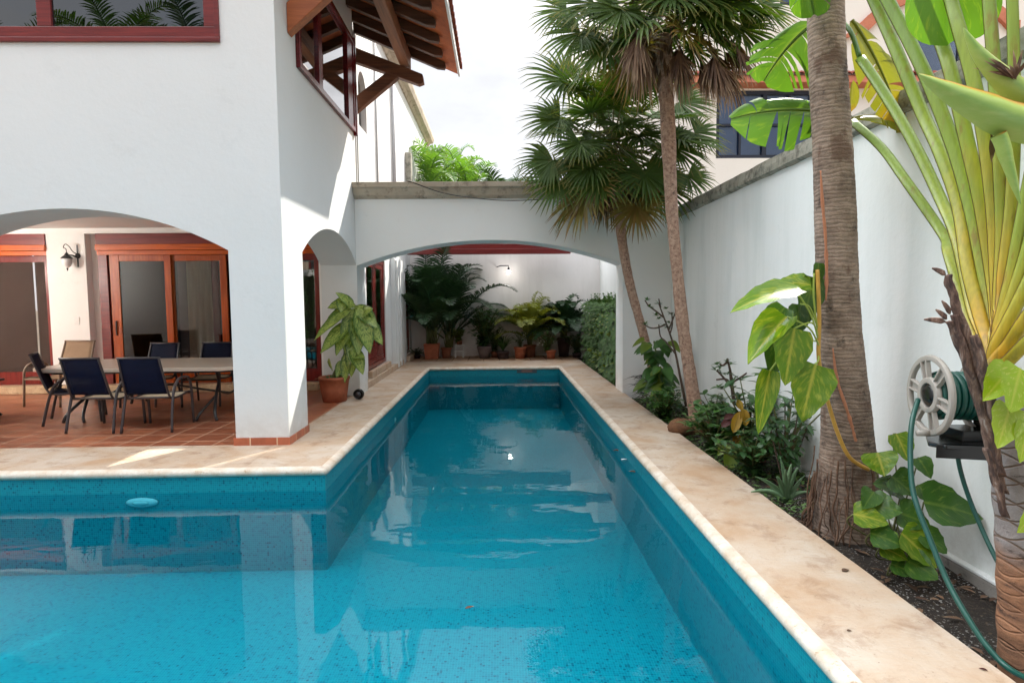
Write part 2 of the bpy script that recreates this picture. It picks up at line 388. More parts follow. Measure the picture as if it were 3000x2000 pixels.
def coping_mat():
    t = T('travertine_coping'); p = t.pos()
    c = t.mix(t.ramp(t.noise(p, 1.5, 7, .65, .3), [(.32, 0), (.66, 1)]), S(190, 179, 164), S(172, 142, 112))
    c = t.mix(t.ramp(t.noise(p, 4.2, 8, .72, .4), [(.52, 0), (.72, .75)]), c, S(132, 96, 68))
    c = t.mix(t.ramp(t.noise(t.pos((5, 40, 40)), 1.0, 5, .7), [(.55, 0), (.72, .28)]), c, S(168, 128, 92))
    c = t.mix(t.ramp(t.noise(p, 9, 8, .8), [(.60, 0), (.68, .7)]), c, S(112, 84, 62))
    c = t.mix(t.ramp(t.noise(p, 42, 4, .6), [(.68, 0), (.73, .8)]), c, S(70, 56, 44))
    h = t.math('ADD', t.noise(p, 55, 5, .7), t.math('MULTIPLY', t.noise(p, 7, 5, .6), 2.0))
    return t.surf(t.bsdf(c, .62, t.bump(h, .45, .008)))
M['coping'] = coping_mat()
def coping_edge_mat():
    t = T('worn_white_nosing'); p = t.pos()
    c = t.mix(t.ramp(t.noise(p, 6, 7, .7), [(.35, 0), (.65, 1)]), S(214, 206, 194), S(192, 172, 148))
    c = t.mix(t.ramp(t.noise(p, 16, 7, .75), [(.58, 0), (.68, .8)]), c, S(158, 128, 96))
    return t.surf(t.bsdf(c, .7, t.bump(t.noise(p, 50, 6, .75), .6, .01)))
M['nosing'] = coping_edge_mat()
def patio_mat(name, size, a, b, grout, rough=.32, off=(0, 0, 0), dk=None):
    t = T(name); p = t.pos(); sx = t.n('SeparateXYZ', {'Vector': t.pos((1/size, 1/size, 1), off=off)})
    fl = t.n('CombineXYZ', {'X': t.math('FLOOR', sx.outputs[0]), 'Y': t.math('FLOOR', sx.outputs[1]), 'Z': 0.}).outputs[0]
    wn = t.n('TexWhiteNoise', {'Vector': fl}).outputs['Value']
    c = t.mix(wn, a, b)
    c = t.mix(t.ramp(t.noise(t.pos((2, 7, 1)), 1.4, 7, .7, .5), [(.42, 0), (.72, .75)]), c, dk or tuple(x*.35 for x in a))
    e = None
    for k in (0, 1):
        q = t.math('ABSOLUTE', t.math('SUBTRACT', t.math('FRACT', sx.outputs[k]), .5)); e = q if e is None else t.math('MAXIMUM', e, q)
    g = t.ramp(e, [(.468, 0), (.482, 1)])
    c = t.mix(g, c, grout)
    h = t.math('SUBTRACT', t.math('MULTIPLY', t.noise(p, 12, 4), .4), g)
    return t.surf(t.bsdf(c, t.math('ADD', rough, t.math('MULTIPLY', g, .4)), t.bump(h, .4, .004)))
M['patio'] = patio_mat('terracotta_floor', .36, S(172, 106, 74), S(138, 80, 56), S(178, 142, 116), dk=S(92, 50, 36))
M['farpave'] = patio_mat('stone_paving', .42, S(196, 158, 126), S(168, 132, 104), S(120, 96, 78), .5)
M['skirting'] = patio_mat('terracotta_skirting', .3, S(186, 106, 76), S(168, 90, 62), S(206, 170, 140), .4)
def soil_mat():
    t = T('garden_soil'); p = t.pos()
    c = t.mix(t.ramp(t.noise(p, 9, 8, .75), [(.35, 0), (.7, 1)]), (.014, .010, .007), (.05, .034, .022))
    c = t.mix(t.ramp(t.noise(p, 34, 3, .6), [(.60, 0), (.66, .8)]), c, (.11, .075, .045))
    m1 = t.ramp(t.noise(p, 1.6, 4), [(.42, 0), (.62, 1)])
    f = t.math('MULTIPLY', t.ramp(t.noise(p, 60, 3, .55), [(.595, 0), (.63, 1)]), m1)
    c = t.mix(f, c, (.55, .53, .50))
    return t.surf(t.bsdf(c, .95, t.bump(t.noise(p, 40, 7, .8), 1.0, .03)))
M['soil'] = soil_mat()
def bark(name, a, b, dark, ring=0, sc_=10, bd=.02, blot=None):
    t = T(name); p = t.pos(); c = t.mix(t.ramp(t.noise(p, sc_, 6, .7), [(.35, 0), (.65, 1)]), a, b)
    h = t.noise(p, sc_*2.4, 6, .75)
    if ring:
        q = t.pos((1, 1, 1)); z = t.n('SeparateXYZ', {'Vector': q}).outputs[2]
        wv = t.math('SINE', t.math('ADD', t.math('MULTIPLY', z, ring), t.math('MULTIPLY', t.noise(t.pos((3, 3, 7)), 3.0, 5, .65), 16)))
        c = t.mix(t.ramp(t.math('MULTIPLY', t.math('ADD', wv, 1), .5), [(.05, .42), (.55, 0)]), c, dark)
        c = t.mix(t.ramp(t.noise(t.pos((3, 3, 26)), 2.0, 5, .7), [(.60, 0), (.66, .8)]), c, dark)
        c = t.mix(t.ramp(t.noise(p, 1.7, 5, .65), [(.45, 0), (.75, .5)]), c, tuple(min(1, x*1.5) for x in a))
        h = t.math('ADD', h, t.math('MULTIPLY', wv, .22))
    c = t.mix(t.ramp(t.noise(p, sc_*.55, 7, .75), [(.56, 0), (.66, .85)]), c, dark)
    if blot: c = t.mix(t.ramp(t.noise(t.pos((1, 1, .5)), 7, 5, .6), [(.58, 0), (.64, .8)]), c, blot)
    c = t.mix(t.ramp(t.noise(p, 80, 2), [(.72, 0), (.76, .7)]), c, (.5, .45, .4))
    return t.surf(t.bsdf(c, .85, t.bump(h, .8, bd)))
M['bark_thatch'] = bark('pinkish_palm_bark', S(196, 164, 142), S(132, 100, 84), S(66, 48, 40), 0, 26, .02)
M['bark_big'] = bark('ringed_palm_bark', S(156, 136, 120), S(104, 86, 74), S(52, 41, 35), 215, 9, .007, S(100, 76, 62))
M['bark_root'] = bark('root_bark', S(122, 92, 72), S(92, 68, 52), S(48, 36, 28), 0, 9)
M['bark_grey'] = bark('grey_twig_bark', S(104, 84, 70), S(76, 60, 50), S(46, 36, 30), 0, 30)
M['husk'] = bark('coconut_fibre', S(124, 86, 56), S(92, 60, 38), S(48, 32, 22), 0, 14)
M['thatch'] = leafmat('fan_palm_green', (.080, .150, .014), (.044, .105, .014), .42, .65, tip=(.22, .19, .04))
M['thatch2'] = leafmat('fan_palm_yellowing', (.22, .20, .03), (.26, .15, .04), .35, .5, tip=(.30, .17, .09))
M['dead'] = leafmat('dead_palm_brown', (.20, .115, .065), (.06, .03, .022), .2, .8, tip=(.36, .26, .17))
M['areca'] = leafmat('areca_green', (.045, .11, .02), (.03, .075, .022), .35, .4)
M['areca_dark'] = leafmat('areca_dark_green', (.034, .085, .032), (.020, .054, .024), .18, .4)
M['areca_sun'] = leafmat('areca_sunlit_green', (.14, .30, .04), (.08, .20, .04), .45, .4, tip=(.2, .24, .05))  # lighter copy of the areca green, with sunlight painted into the colour
M['areca_yel'] = leafmat('areca_yellow_green', (.30, .32, .05), (.18, .24, .045), .4, .45)
M['shrub'] = leafmat('glossy_shrub_green', (.045, .125, .028), (.075, .18, .035), .25, .3)
M['shrub_dark'] = leafmat('dark_shrub_green', (.035, .10, .028), (.05, .125, .032), .2, .35)
M['shrub_lime'] = leafmat('lime_leaf', (.12, .22, .025), (.20, .26, .03), .4, .35)
M['hedge'] = leafmat('hedge_green', (.040, .115, .020), (.085, .17, .028), .3, .65)
M['yellowleaf'] = leafmat('yellow_leaf', (.55, .34, .02), (.40, .20, .02), .35, .4, vein=(.12, .07, .02))
M['redleaf'] = leafmat('dark_red_leaf', (.10, .018, .016), (.06, .014, .014), .2, .35)
M['cordyline'] = leafmat('dark_strap_leaf', (.025, .035, .02), (.045, .025, .025), .15, .35)
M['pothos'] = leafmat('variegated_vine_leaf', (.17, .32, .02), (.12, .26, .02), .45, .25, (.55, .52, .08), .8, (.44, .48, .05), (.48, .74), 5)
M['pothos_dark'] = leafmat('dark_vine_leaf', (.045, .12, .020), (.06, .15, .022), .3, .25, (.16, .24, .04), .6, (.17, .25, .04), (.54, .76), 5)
M['pothos_lime'] = leafmat('lime_vine_leaf', (.34, .48, .02), (.28, .44, .02), .45, .25, (.50, .50, .08), .7, (.46, .48, .10), (.56, .66), 7)
M['dieff'] = leafmat('cream_veined_leaf', (.05, .16, .02), (.07, .20, .025), .35, .28, (.45, .55, .14), .7, (.50, .60, .16), (.44, .52), 15, None, (.03, .11, .015))
M['aloe'] = leafmat('aloe_grey_green', (.20, .33, .18), (.15, .27, .14), .15, .4)
M['banana'] = leafmat('broad_leaf_green', (.11, .26, .025), (.085, .22, .025), .5, .4, (.30, .38, .10), .7, (.19, .33, .03), (.56, .68), 5)
M['banana_yel'] = leafmat('backlit_broad_leaf', (.32, .30, .02), (.22, .26, .02), .5, .4, (.40, .38, .1), .7, tip=(.40, .20, .03))  # the yellow paints in light shining through the blades from behind
M['grass'] = leafmat('ground_cover_green', (.06, .14, .03), (.10, .18, .04), .3, .5)
M['vinestem'] = plain('yellow_vine_stem', S(190, 146, 62), .5, nz=.3, sc_=18)
M['vinegreen'] = plain('green_vine_stem', S(150, 168, 70), .45, nz=.2, sc_=14)
M['stem'] = plain('green_brown_stem', S(92, 96, 52), .6, nz=.3)
def petiole_mat():
    t = T('yellow_green_petiole'); uv = t.n('SeparateXYZ', {'Vector': t.n('TexCoord').outputs['UV']}); p = t.pos()
    isl = t.n('NewGeometry').outputs['Random Per Island']
    v = t.math('ADD', uv.outputs[1], t.math('MULTIPLY', t.math('SUBTRACT', t.noise(p, 5, 4), .5), .35))
    v = t.math('ADD', v, t.math('MULTIPLY', t.math('SUBTRACT', isl, .5), .25))
    c = t.ramp(v, [(.02, S(190, 178, 118)), (.14, S(200, 154, 44)), (.30, S(182, 164, 48)), (.55, S(138, 156, 52)), (1, S(122, 152, 62))])
    st = t.noise(t.pos((60, 60, 2)), 1, 4, .6)
    c = t.mix(t.ramp(st, [(.4, 0), (.75, .45)]), c, S(92, 104, 40))
    c = t.mix(t.ramp(t.noise(t.pos((9, 9, 2)), 2, 6, .7), [(.58, 0), (.68, .55)]), c, S(126, 92, 38))
    # dark dry margin down each side
    e = t.math('ABSOLUTE', t.math('SUBTRACT', t.math('FRACT', t.math('ADD', uv.outputs[0], .25)), .5))
    e = t.math('ABSOLUTE', t.math('SUBTRACT', e, .25))
    c = t.mix(t.ramp(e, [(.0, .95), (.045, .85), (.075, 0)]), c, S(70, 40, 22))
    b = t.bsdf(c, .38, t.bump(st, .2, .004))
    return t.surf(t.n('MixShader', {0: .12, 1: b, 2: t.n('BsdfTranslucent', {'Color': c}).outputs[0]}).outputs[0])
M['petiole'] = petiole_mat()
def bract_mat():
    t = T('green_bract'); uv = t.n('SeparateXYZ', {'Vector': t.n('TexCoord').outputs['UV']}); p = t.pos()
    c = t.ramp(uv.outputs[0], [(0, S(150, 84, 24)), (.10, S(206, 150, 40)), (.25, S(158, 178, 78)), (.6, S(112, 150, 74)), (1, S(150, 176, 86))])
    c = t.mix(t.ramp(t.noise(t.pos((4, 30, 30)), 1.2, 4), [(.45, 0), (.75, .3)]), c, S(176, 190, 130))
    return t.surf(t.bsdf(c, .4))
M['bract'] = bract_mat()
def woven_mat():
    t = T('grey_woven_trunk'); p = t.pos(); sx = t.n('SeparateXYZ', {'Vector': p})
    z = t.math('ADD', t.math('MULTIPLY', sx.outputs[2], 11), t.math('MULTIPLY', sx.outputs[0], 9)); z2 = t.math('SUBTRACT', t.math('MULTIPLY', sx.outputs[2], 11), t.math('MULTIPLY', sx.outputs[0], 9))
    d = None
    for q in (z, z2):
        a = t.math('ABSOLUTE', t.math('SUBTRACT', t.math('FRACT', t.math('ADD', q, t.math('MULTIPLY', t.noise(p, 4, 2), .4))), .5)); d = a if d is None else t.math('MAXIMUM', d, a)
    e = t.ramp(d, [(.42, 0), (.48, 1)])
    up = t.ramp(t.math('ADD', sx.outputs[2], t.math('MULTIPLY', t.noise(p, 3, 3), .3)), [(.72, 0), (.86, 1)])
    lo = t.mix(t.ramp(t.noise(t.pos((1, 1, 6)), 4, 6, .7), [(.35, 0), (.68, 1)]), S(156, 112, 82), S(88, 62, 48))
    hi = t.mix(t.noise(p, 9, 5, .7), S(150, 144, 142), S(104, 96, 94))
    hi = t.mix(t.math('MULTIPLY', e, .75), hi, S(86, 62, 40))
    c = t.mix(up, lo, hi)
    c = t.mix(t.ramp(t.noise(t.pos((1, 1, 3)), 8, 7, .75), [(.56, 0), (.66, .85)]), c, S(40, 30, 26))
    return t.surf(t.bsdf(c, .85, t.bump(t.math('SUBTRACT', t.noise(p, 20, 5, .7), e), .6, .015)))
M['woven'] = woven_mat()

# ================================================================== ground, pool, water
g = MB()
PX0, PX1, PXN, PY0, PYM, PY1 = -9.0, 1.45, -1.70, .75, 5.66, 14.12     # the L-shaped pool
BIG = 170
for x0, x1, y0, y1 in ((-BIG, BIG, -BIG, PY0-.3), (-BIG, BIG, 17.1, BIG), (-BIG, PX0-.3, PY0-.3, 17.1), (3.0, BIG, PY0-.3, 17.1)):
    g.add([(x0, y0, -.30), (x1, y0, -.30), (x1, y1, -.30), (x0, y1, -.30)], [(0, 1, 2, 3)])
tag(g.build('ground', M['ground']), kind='structure')

pool = thing('swimming_pool', 'L-shaped swimming pool lined with turquoise mosaic and rimmed in worn travertine', 'pool', (0, 5.66, 0))
FL = -1.02
b = MB()
def wallq(a, c):
    b.add([(*a, FL), (*c, FL), (*c, -.045), (*a, -.045)], [(0, 1, 2, 3)])
Lp = [(PX0, PY0), (PX1, PY0), (PX1, PY1), (PXN, PY1), (PXN, PYM), (PX0, PYM)]
for i in range(6): wallq(Lp[i], Lp[(i+1) % 6])
b.add([(x, y, FL) for x, y in Lp], [(0, 1, 2, 3, 4, 5)])
b.build('tile_basin', M['mosaic'], pool)
# coping: slabs with a rounded nosing that stands 25 mm over the water
def slab(name, x0, x1, y0, y1, mat, z1=0.0, seed=0):
    """a slab whose top edges are slightly uneven"""
    q = MB(); r = random.Random(seed)
    nx = max(2, int((x1-x0)/.18)); ny = max(2, int((y1-y0)/.18))
    rows = [[(lerp(x0, x1, i/nx), lerp(y0, y1, j/ny), z1+r.uniform(-.0012, .0008)) for i in range(nx+1)] for j in range(ny+1)]
    q.grid(rows); q.box(x0, x1, y0, y1, z1-.10, z1-.006)
    return q.build(name, mat, pool)
slab('coping', PX1+.04, 2.13, PY0-.3, 14.12, M['coping'], seed=1)
slab('coping', PXN-.80, 2.13, 14.163, 15.55, M['coping'], seed=2)
slab('coping', PXN-.80, PXN-.04, 5.70, 14.16, M['coping'], seed=3)
slab('coping', PX0-.3, PXN-.80-.003, 5.70, 6.62, M['coping'], seed=4)
slab('coping', PX0-.3, 2.13, -.5, PY0-.3-.003, M['coping'], seed=5)
def nosing(pts, seed, nrm):
    """the worn bullnose along the water edge; nrm points to the water"""
    q = MB(); r = random.Random(seed); rows = []
    n = int((Vector(pts[1])-Vector(pts[0])).length/.05)
    prof = [(-.043, .0012), (-.02, .0014), (.0, -.003), (.022, -.016), (.032, -.038), (.026, -.062), (.006, -.078), (-.03, -.085)]
    for i in range(n+1):
        p = Vector(pts[0]).lerp(Vector(pts[1]), i/n); k = r.uniform(-.0008, .0008)+.003*math.sin(i*.09+seed)*math.sin(i*.037); kk = r.uniform(-.0004, .0004)
        rows.append([(p.x+nrm[0]*(a+k), p.y+nrm[1]*(a+k), c+kk) for a, c in prof])
    q.grid(rows); return q.build('nosing', M['nosing'], pool)
nosing([(PX1, PY0-.2, 0), (PX1, PY1, 0)], 1, (-1, 0)); nosing([(PX1, PY1, 0), (PXN, PY1, 0)], 2, (0, -1))
nosing([(PXN, PY1, 0), (PXN, PYM, 0)], 3, (1, 0)); nosing([(PXN, PYM, 0), (PX0, PYM, 0)], 4, (0, -1))
q = MB(); q.ball((PXN-.012, PYM+.012, -.041), .040, 16, 10); q.build('nosing', M['nosing'], pool)
# pool fittings
q = MB(); c = (-3.46, PYM-.002, -.315); q.lathe([(.0, -.030), (.08, -.030), (.115, -.026), (.150, -.012), (.156, .0)], c, 28, 'y'); q.v = [(x, y, c[2]+(z-c[2])*.30) for x, y, z in q.v]; rim = q.build('underwater_light', plain('pool_lamp_rim', (.42, .56, .62), .4), pool)
q = MB(); q.lathe([(.0, -.042), (.055, -.040), (.08, -.031)], c, 24, 'y'); q.v = [(x, y, c[2]+(z-c[2])*.30) for x, y, z in q.v]; q.build('lens', plain('lamp_lens', (.35, .5, .55), .1), rim)
q = MB(); q.lathe([(0, .016), (.035, .014), (.05, .0)], (PXN, 9.5, -.33), 16, 'x'); q.build('inlet', M['white_plastic'], pool)
q = MB(); q.box(.42, .90, PY1-.012, PY1-.002, -.155, -.052); sk = q.build('skimmer', plain('skimmer_frame', (.05, .07, .08), .5), pool)
q = MB(); q.box(.53, .79, PY1-.018, PY1-.0125, -.14, -.06); q.build('flap', plain('skimmer_flap', S(120, 92, 84), .5), sk)
# water
q = MB(); q.add([(x, y, -.23) for x, y in Lp], [(0, 1, 2, 3, 4, 5)]); tag(q.build('water', M['water']), kind='structure')

# floors
q = MB(); q.box(-12, PXN-.803, 6.623, 11.0, -.3, -.002); tag(q.build('patio_floor', M['patio']), kind='structure')
q = MB(); q.box(-2.75, 2.13, 15.553, 17.1, -.3, -.004); tag(q.build('paving', M['farpave']), kind='structure')
q = MB(); r = random.Random(5); rows = []
for j in range(160):
    y = -.4+j*.11
    rows.append([(x+.0, y, -.10-.10*max(0, min(1, (4.6-y)/2))+r.uniform(-.014, .014)) for x in np.linspace(2.12, 2.93, 12)])
q.grid(rows); tag(q.build('garden_soil', M['soil']), kind='structure')

# ================================================================== house
HX0 = -12.0; TY = 6.60; TX = -2.37; UX = -2.53
house = thing('house', 'white two-storey house with arched porch, red-framed windows and timber eaves', 'house', (-4, 8, 0))
arch = arc2(-6.48, -2.96, 2.17, .46)
q = MB()
q.prism([(HX0, 0), (-6.48, 0)]+arch+[(-2.96, 0), (TX, 0), (TX, 4.37), (HX0, 4.37)], 'y', TY, 7.26)
q.box(-2.95, TX, TY, 7.26, 4.37, 7.0); q.box(HX0, -2.95, TY, 7.26, 6.25, 7.0); q.box(HX0, -10.2, TY, 7.26, 4.37, 6.25)
q.build('front_wall', M['white'], house)
q = MB(); sa = arc2(7.26, 10.0, 2.2, .42, 24)
q.prism(sa+[(10.0, 4.37), (7.26, 4.37)], 'x', -2.97, TX)
q.box(-2.97, TX, 7.26, 10.0, 5.86, 7.0)
q.box(-2.97, TX, 10.0, 10.60, 0, 3.55); q.box(-2.97, -2.75, 10.603, 10.9, 0, 2.95); q.box(-2.97, UX-.22, 10.0, 10.12, 3.55, 7.0); q.box(-2.75, TX, 10.0, 10.12, 3.55, 4.37); q.box(-2.75, TX, 10.0, 10.12, 5.86, 7.0)
q.build('side_wall', M['white'], house)
# long rear wall with two door openings and an arched window
q = MB()
RW0, RW1 = -2.75, UX
q.box(RW0, RW1, 10.60, 11.4, 0, 3.55); q.box(RW0, RW1, 11.4, 13.3, 2.48, 3.55); q.box(RW0, RW1, 13.3, 15.9, 0, 3.55); q.box(RW0, RW1, 15.9, 16.8, 2.35, 3.55); q.box(RW0, RW1, 16.8, 22, 0, 3.55)
q.box(RW0, RW1, 10.12, 11.15, 3.55, 7.2); q.box(RW0, RW1, 11.81, 22, 3.55, 7.2); q.box(RW0, RW1, 11.15, 11.81, 3.55, 4.83)
wa = arc2(11.15, 11.81, 5.57, .31, 16)
q.prism(wa+[(11.81, 7.2), (11.15, 7.2)], 'x', RW0, RW1)
q.build('rear_wall', M['white'], house)
q = MB(); q.box(UX+.003, -2.42, 13.95, 15.1, 0, 2.60); q.box(UX+.003, -2.455, 15.1, 15.7, 0, 2.60); q.box(-2.42, -2.385, 14.02, 14.16, .02, 2.56); q.box(-2.42, -2.39, 14.5, 14.62, .02, 2.56); q.build('shutter_pilaster', M['white'], house, .006)
# parapet moulding
q = MB(); q.prism([(RW0-.1, 7.2), (UX+.04, 7.2), (UX+.09, 7.28), (UX+.20, 7.30), (UX+.24, 7.42), (UX+.24, 7.50), (RW0-.1, 7.5)], 'y', 10.4, 22.05); q.build('parapet', M['cap'], house)
q = MB(); q.box(UX+.003, UX+.16, 16.55, 16.82, 3.5, 5.65); q.build('wall_stub', M['cap_grey'], house)
for y, rr in ((12.6, .022), (14.5, .045), (10.75, .012), (10.92, .012)):
    q = MB(); q.tube([(UX+rr+.006, y, 3.56), (UX+rr+.006, y, 7.15)], rr, 10); q.build('downpipe', M['pipe'], house)
# porch: ceiling, back wall, end wall
q = MB(); q.box(HX0, -2.97, 7.26, 10.9, 2.95, 3.15); q.build('porch_ceiling', M['white_in'], house)
YB = 10.9
q = MB(); q.box(HX0, -3.27, YB, 11.1, 2.855, 2.95); q.box(-8.13, -7.44, YB, 11.1, 0, 2.855); q.box(-7.44, -7.24, YB+.16, 11.1, 0, 2.855)
q.box(-3.27, -2.75, YB, 11.1, 0, 2.95); q.box(HX0, -11.9, 7.26, YB, 0, 2.95)
q.build('porch_wall', M['white_in'], house)
q = MB(); q.box(-11.9, -3.28, 10.62, YB-.003, 0, .13); q.build('porch_step', stone('porch_step_stone', S(196, 172, 140), S(160, 130, 100), S(90, 66, 46), 4), house, .01)
q = MB(); q.box(UX+.002, -2.405, 10.61, 14.9, 0, .12); q.box(UX+.002, -2.44, 11.35, 13.35, .123, .25); q.box(UX+.002, -2.36, 15.6, 17.0, 0, .14); q.build('rear_step', M['coping'], house, .01)
q = MB(); q.box(-2.985, TX+.012, TY-.012, TY-.002, .0, .085); q.box(TX+.001, TX+.012, TY-.002, 7.27, 0, .085); q.box(-2.985, -2.974, TY-.002, 7.27, 0, .085); q.box(-2.974, TX+.012, 7.262, 7.275, 0, .085); q.build('skirting', M['skirting'], house)
# rooms behind the panes
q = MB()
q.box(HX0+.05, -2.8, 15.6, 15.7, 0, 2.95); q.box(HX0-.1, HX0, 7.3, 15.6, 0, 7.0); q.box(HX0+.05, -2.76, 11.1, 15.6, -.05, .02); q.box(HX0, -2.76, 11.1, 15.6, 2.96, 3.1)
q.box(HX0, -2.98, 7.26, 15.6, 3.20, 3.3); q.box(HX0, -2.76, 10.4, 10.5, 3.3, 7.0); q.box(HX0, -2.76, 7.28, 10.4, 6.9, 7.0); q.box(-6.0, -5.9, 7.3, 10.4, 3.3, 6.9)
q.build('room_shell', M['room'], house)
# upper front window
def frame_y(x0, x1, z0, z1, y0, y1, w, q=None):
    q = q or MB(); q.box(x0, x1, y0, y1, z0, z0+w); q.box(x0, x1, y0, y1, z1-w, z1); q.box(x0, x0+w, y0+.002, y1-.002, z0+w, z1-w); q.box(x1-w, x1, y0+.002, y1-.002, z0+w, z1-w); return q
def frame_x(y0, y1, z0, z1, x0, x1, w, q=None):
    q = q or MB(); q.box(x0, x1, y0, y1, z0, z0+w); q.box(x0, x1, y0, y1, z1-w, z1); q.box(x0+.002, x1-.002, y0, y0+w, z0+w, z1-w); q.box(x0+.002, x1-.002, y1-w, y1, z0+w, z1-w); return q
q = frame_y(-10.2, -2.95, 4.37, 6.25, TY-.03, TY+.09, .05)
fw = frame_y(-10.15, -3.0, 4.42, 6.2, TY-.012, TY+.06, .115, q)
for x in (-4.79, -7.2): fw.box(x-.075, x+.075, TY-.008, TY+.05, 4.535, 6.085)
fw = fw.build('upper_window', M['redwood'], house, .006)
q = MB(); q.box(-10.04, -3.11, TY+.02, TY+.03, 4.53, 6.09); q.build('pane', M['glass_up'], fw)
# upper side window
q = frame_x(7.27, 10.03, 4.37, 5.86, TX-.08, TX+.05, .075); q.box(TX-.05, TX+.03, 8.10, 8.26, 4.445, 5.785); q.box(TX-.05, TX+.035, 9.62, 9.955, 4.445, 5.785); q.box(TX-.12, TX+.06, 10.032, 10.10, 4.33, 5.9)
sw = q.build('side_window', M['redwood_y'], house, .006)
q = MB(); q.box(TX-.012, TX-.002, 7.35, 9.95, 4.45, 5.78); q.build('pane', M['glass'], sw)
# arched window of the rear wall
q = MB(); q.box(RW1-.12, RW1-.09, 11.15, 11.24, 4.83, 5.6); q.box(RW1-.12, RW1-.09, 11.45, 11.52, 4.83, 5.85); q.box(RW1-.12, RW1-.09, 11.24, 11.81, 4.83, 4.92); aw = q.build('arched_window', M['redwood_z'], house)
q = MB(); q.box(RW1-.115, RW1-.105, 11.15, 11.81, 4.83, 5.88); q.build('pane', M['glass_dark'], aw)
# roof over the upper floor
def roof_z(x, off=0): return 5.74+.42*(-.70-x)+off
roof = MB(); roof.add([(-.70, 6.3, roof_z(-.7)), (-.70, 11.2, roof_z(-.7)), (-5.2, 11.2, roof_z(-5.2)), (-5.2, 6.3, roof_z(-5.2)), (-.70, 6.3, roof_z(-.7, .05)), (-.70, 11.2, roof_z(-.7, .05)), (-5.2, 11.2, roof_z(-5.2, .05)), (-5.2, 6.3, roof_z(-5.2, .05))], [(0, 1, 2, 3), (7, 6, 5, 4), (0, 4, 5, 1), (1, 5, 6, 2), (2, 6, 7, 3), (3, 7, 4, 0)])
roof = roof.build('roof', M['deck'], house)
q = MB()
k = 0
y = 6.3
while y < 11.22:
    n = 14
    for i in range(n):
        xa = -.62-i*.32; xb = xa-.36
        a = Vector((xa, y, roof_z(xa, .085+.0))); c = Vector((xb, y, roof_z(xb, .065)))
        rows = []
        for t_, p in ((0, a), (1, c)):
            rows.append([(p.x, p.y+.095*math.cos(math.pi*j/6), p.z+.085*math.sin(math.pi*j/6)) for j in range(7)])
        q.grid(rows)
    y += .205
q.build('roof_tiles', M['rooftile'], roof, 0, None, .014)
q = MB(); q.box(-.70, -.665, 6.3, 11.2, 5.70, 5.83); q.build('gutter_board', M['fascia'], roof)
ys = [6.5, 7.05, 7.6, 8.15, 8.7, 9.25, 9.8, 10.35, 10.9]
for y in ys:
    q = MB(); zt = -.003
    q.prism([(-4.9, roof_z(-4.9, zt)), (-4.9, roof_z(-4.9, -.16)), (-1.05, roof_z(-1.05, -.16)), (-.92, roof_z(-.92, -.12)), (-.90, roof_z(-.90, -.05)), (-.93, roof_z(-.93, zt))], 'y', y-.05, y+.05)
    q.build('rafter', M['rafter'], roof, .006)
q = MB(); xp = -1.60; zp = roof_z(xp, -.163); q.box(xp-.085, xp+.085, 6.35, 10.86, zp-.26, zp); q.build('purlin', M['beam'], roof, .012)
for y, mt in ((7.05, M['orange_beam']), (10.72, M['beam_x'])):
    zb = roof_z(xp, -.425)
    q = MB(); s_ = .42
    if y > 9: q.prism([(UX+.004, zb+(xp-UX)*.36+.0), (UX+.004, zb+(xp-UX)*.36-.25), (-1.36, zb-.26*.36-.25+.02), (-1.27, zb-.33*.36-.17), (-1.29, zb-.33*.36-.03)], 'y', y-.075, y+.075)
    else: q.prism([(TX+.004, zb+.20), (TX+.004, zb-.04), (-1.36, zb-.31), (-1.27, zb-.25), (-1.29, zb-.10)], 'y', y-.075, y+.075)
    br = q.build('bracket', mt, roof, .01)
    x0 = (UX if y > 9 else TX)+.004; z0 = 5.12 if y > 9 else 4.97; z1 = 4.85 if y > 9 else 4.64
    q = MB(); q.prism([(x0, z0), (x0, z1), (-1.72, z1+.64), (-1.90, z1+.74)] if y > 9 else [(x0, z0), (x0, z1), (-1.6, z1+.66), (-1.79, z1+.80)], 'y', y-.07, y+.07); q.build('brace', mt, br, .008)

# porch sliding doors (lintel and jambs) and their leaves
def slider(x0, x1, leaves, jl=True):
    q = MB(); q.box(x0, x1, YB-.02, YB+.1, 2.66, 2.853)
    if jl: q.box(x0, x0+.16, YB+.02, YB+.16, .13, 2.55)
    q.box(x0, x1, YB+.03, YB+.17, .0, .13)
    d = q.build('sliding_door', M['redwood'], house, .004)
    q = MB(); q.box(x0, x1, YB-.045, YB+.06, 2.553, 2.657); q.box(x0, x1, YB+.0, YB+.06, 2.47, 2.55); q.build('head_rail', M['orange'], d, .004)
    for a, c, fm, pm, dy, wl in leaves:
        q = MB(); q.box(a, a+wl, YB+.05+dy, YB+.09+dy, .13, 2.47); q.box(c-.12, c, YB+.05+dy, YB+.09+dy, .13, 2.47); q.box(a+wl, c-.12, YB+.052+dy, YB+.088+dy, 2.36, 2.47); q.box(a+wl, c-.12, YB+.052+dy, YB+.088+dy, .13, .36)
        q.build('door_leaf', M[fm], d, .004)
        q = MB(); q.box(a+wl, c-.12, YB+.066+dy, YB+.074+dy, .36, 2.36); q.build('pane', M[pm], d)
    return d
dA = slider(-7.24, -3.27, [(-7.06, -5.96, 'orange_z', 'glass_dark', 0, .17), (-5.98, -4.98, 'orange_z', 'glass_clear', .045, .05), (-5.28, -4.20, 'redwood_z', 'glass_dark', .10, .12), (-4.3, -3.27, 'redwood_z', 'glass', .06, .12)])
q = MB(); q.tube([(-6.98, YB+.045, 1.02), (-6.98, YB+.03, 1.05), (-6.98, YB+.03, 1.25), (-6.98, YB+.045, 1.28)], .012, 8); q.build('handle', M['black_metal'], dA)
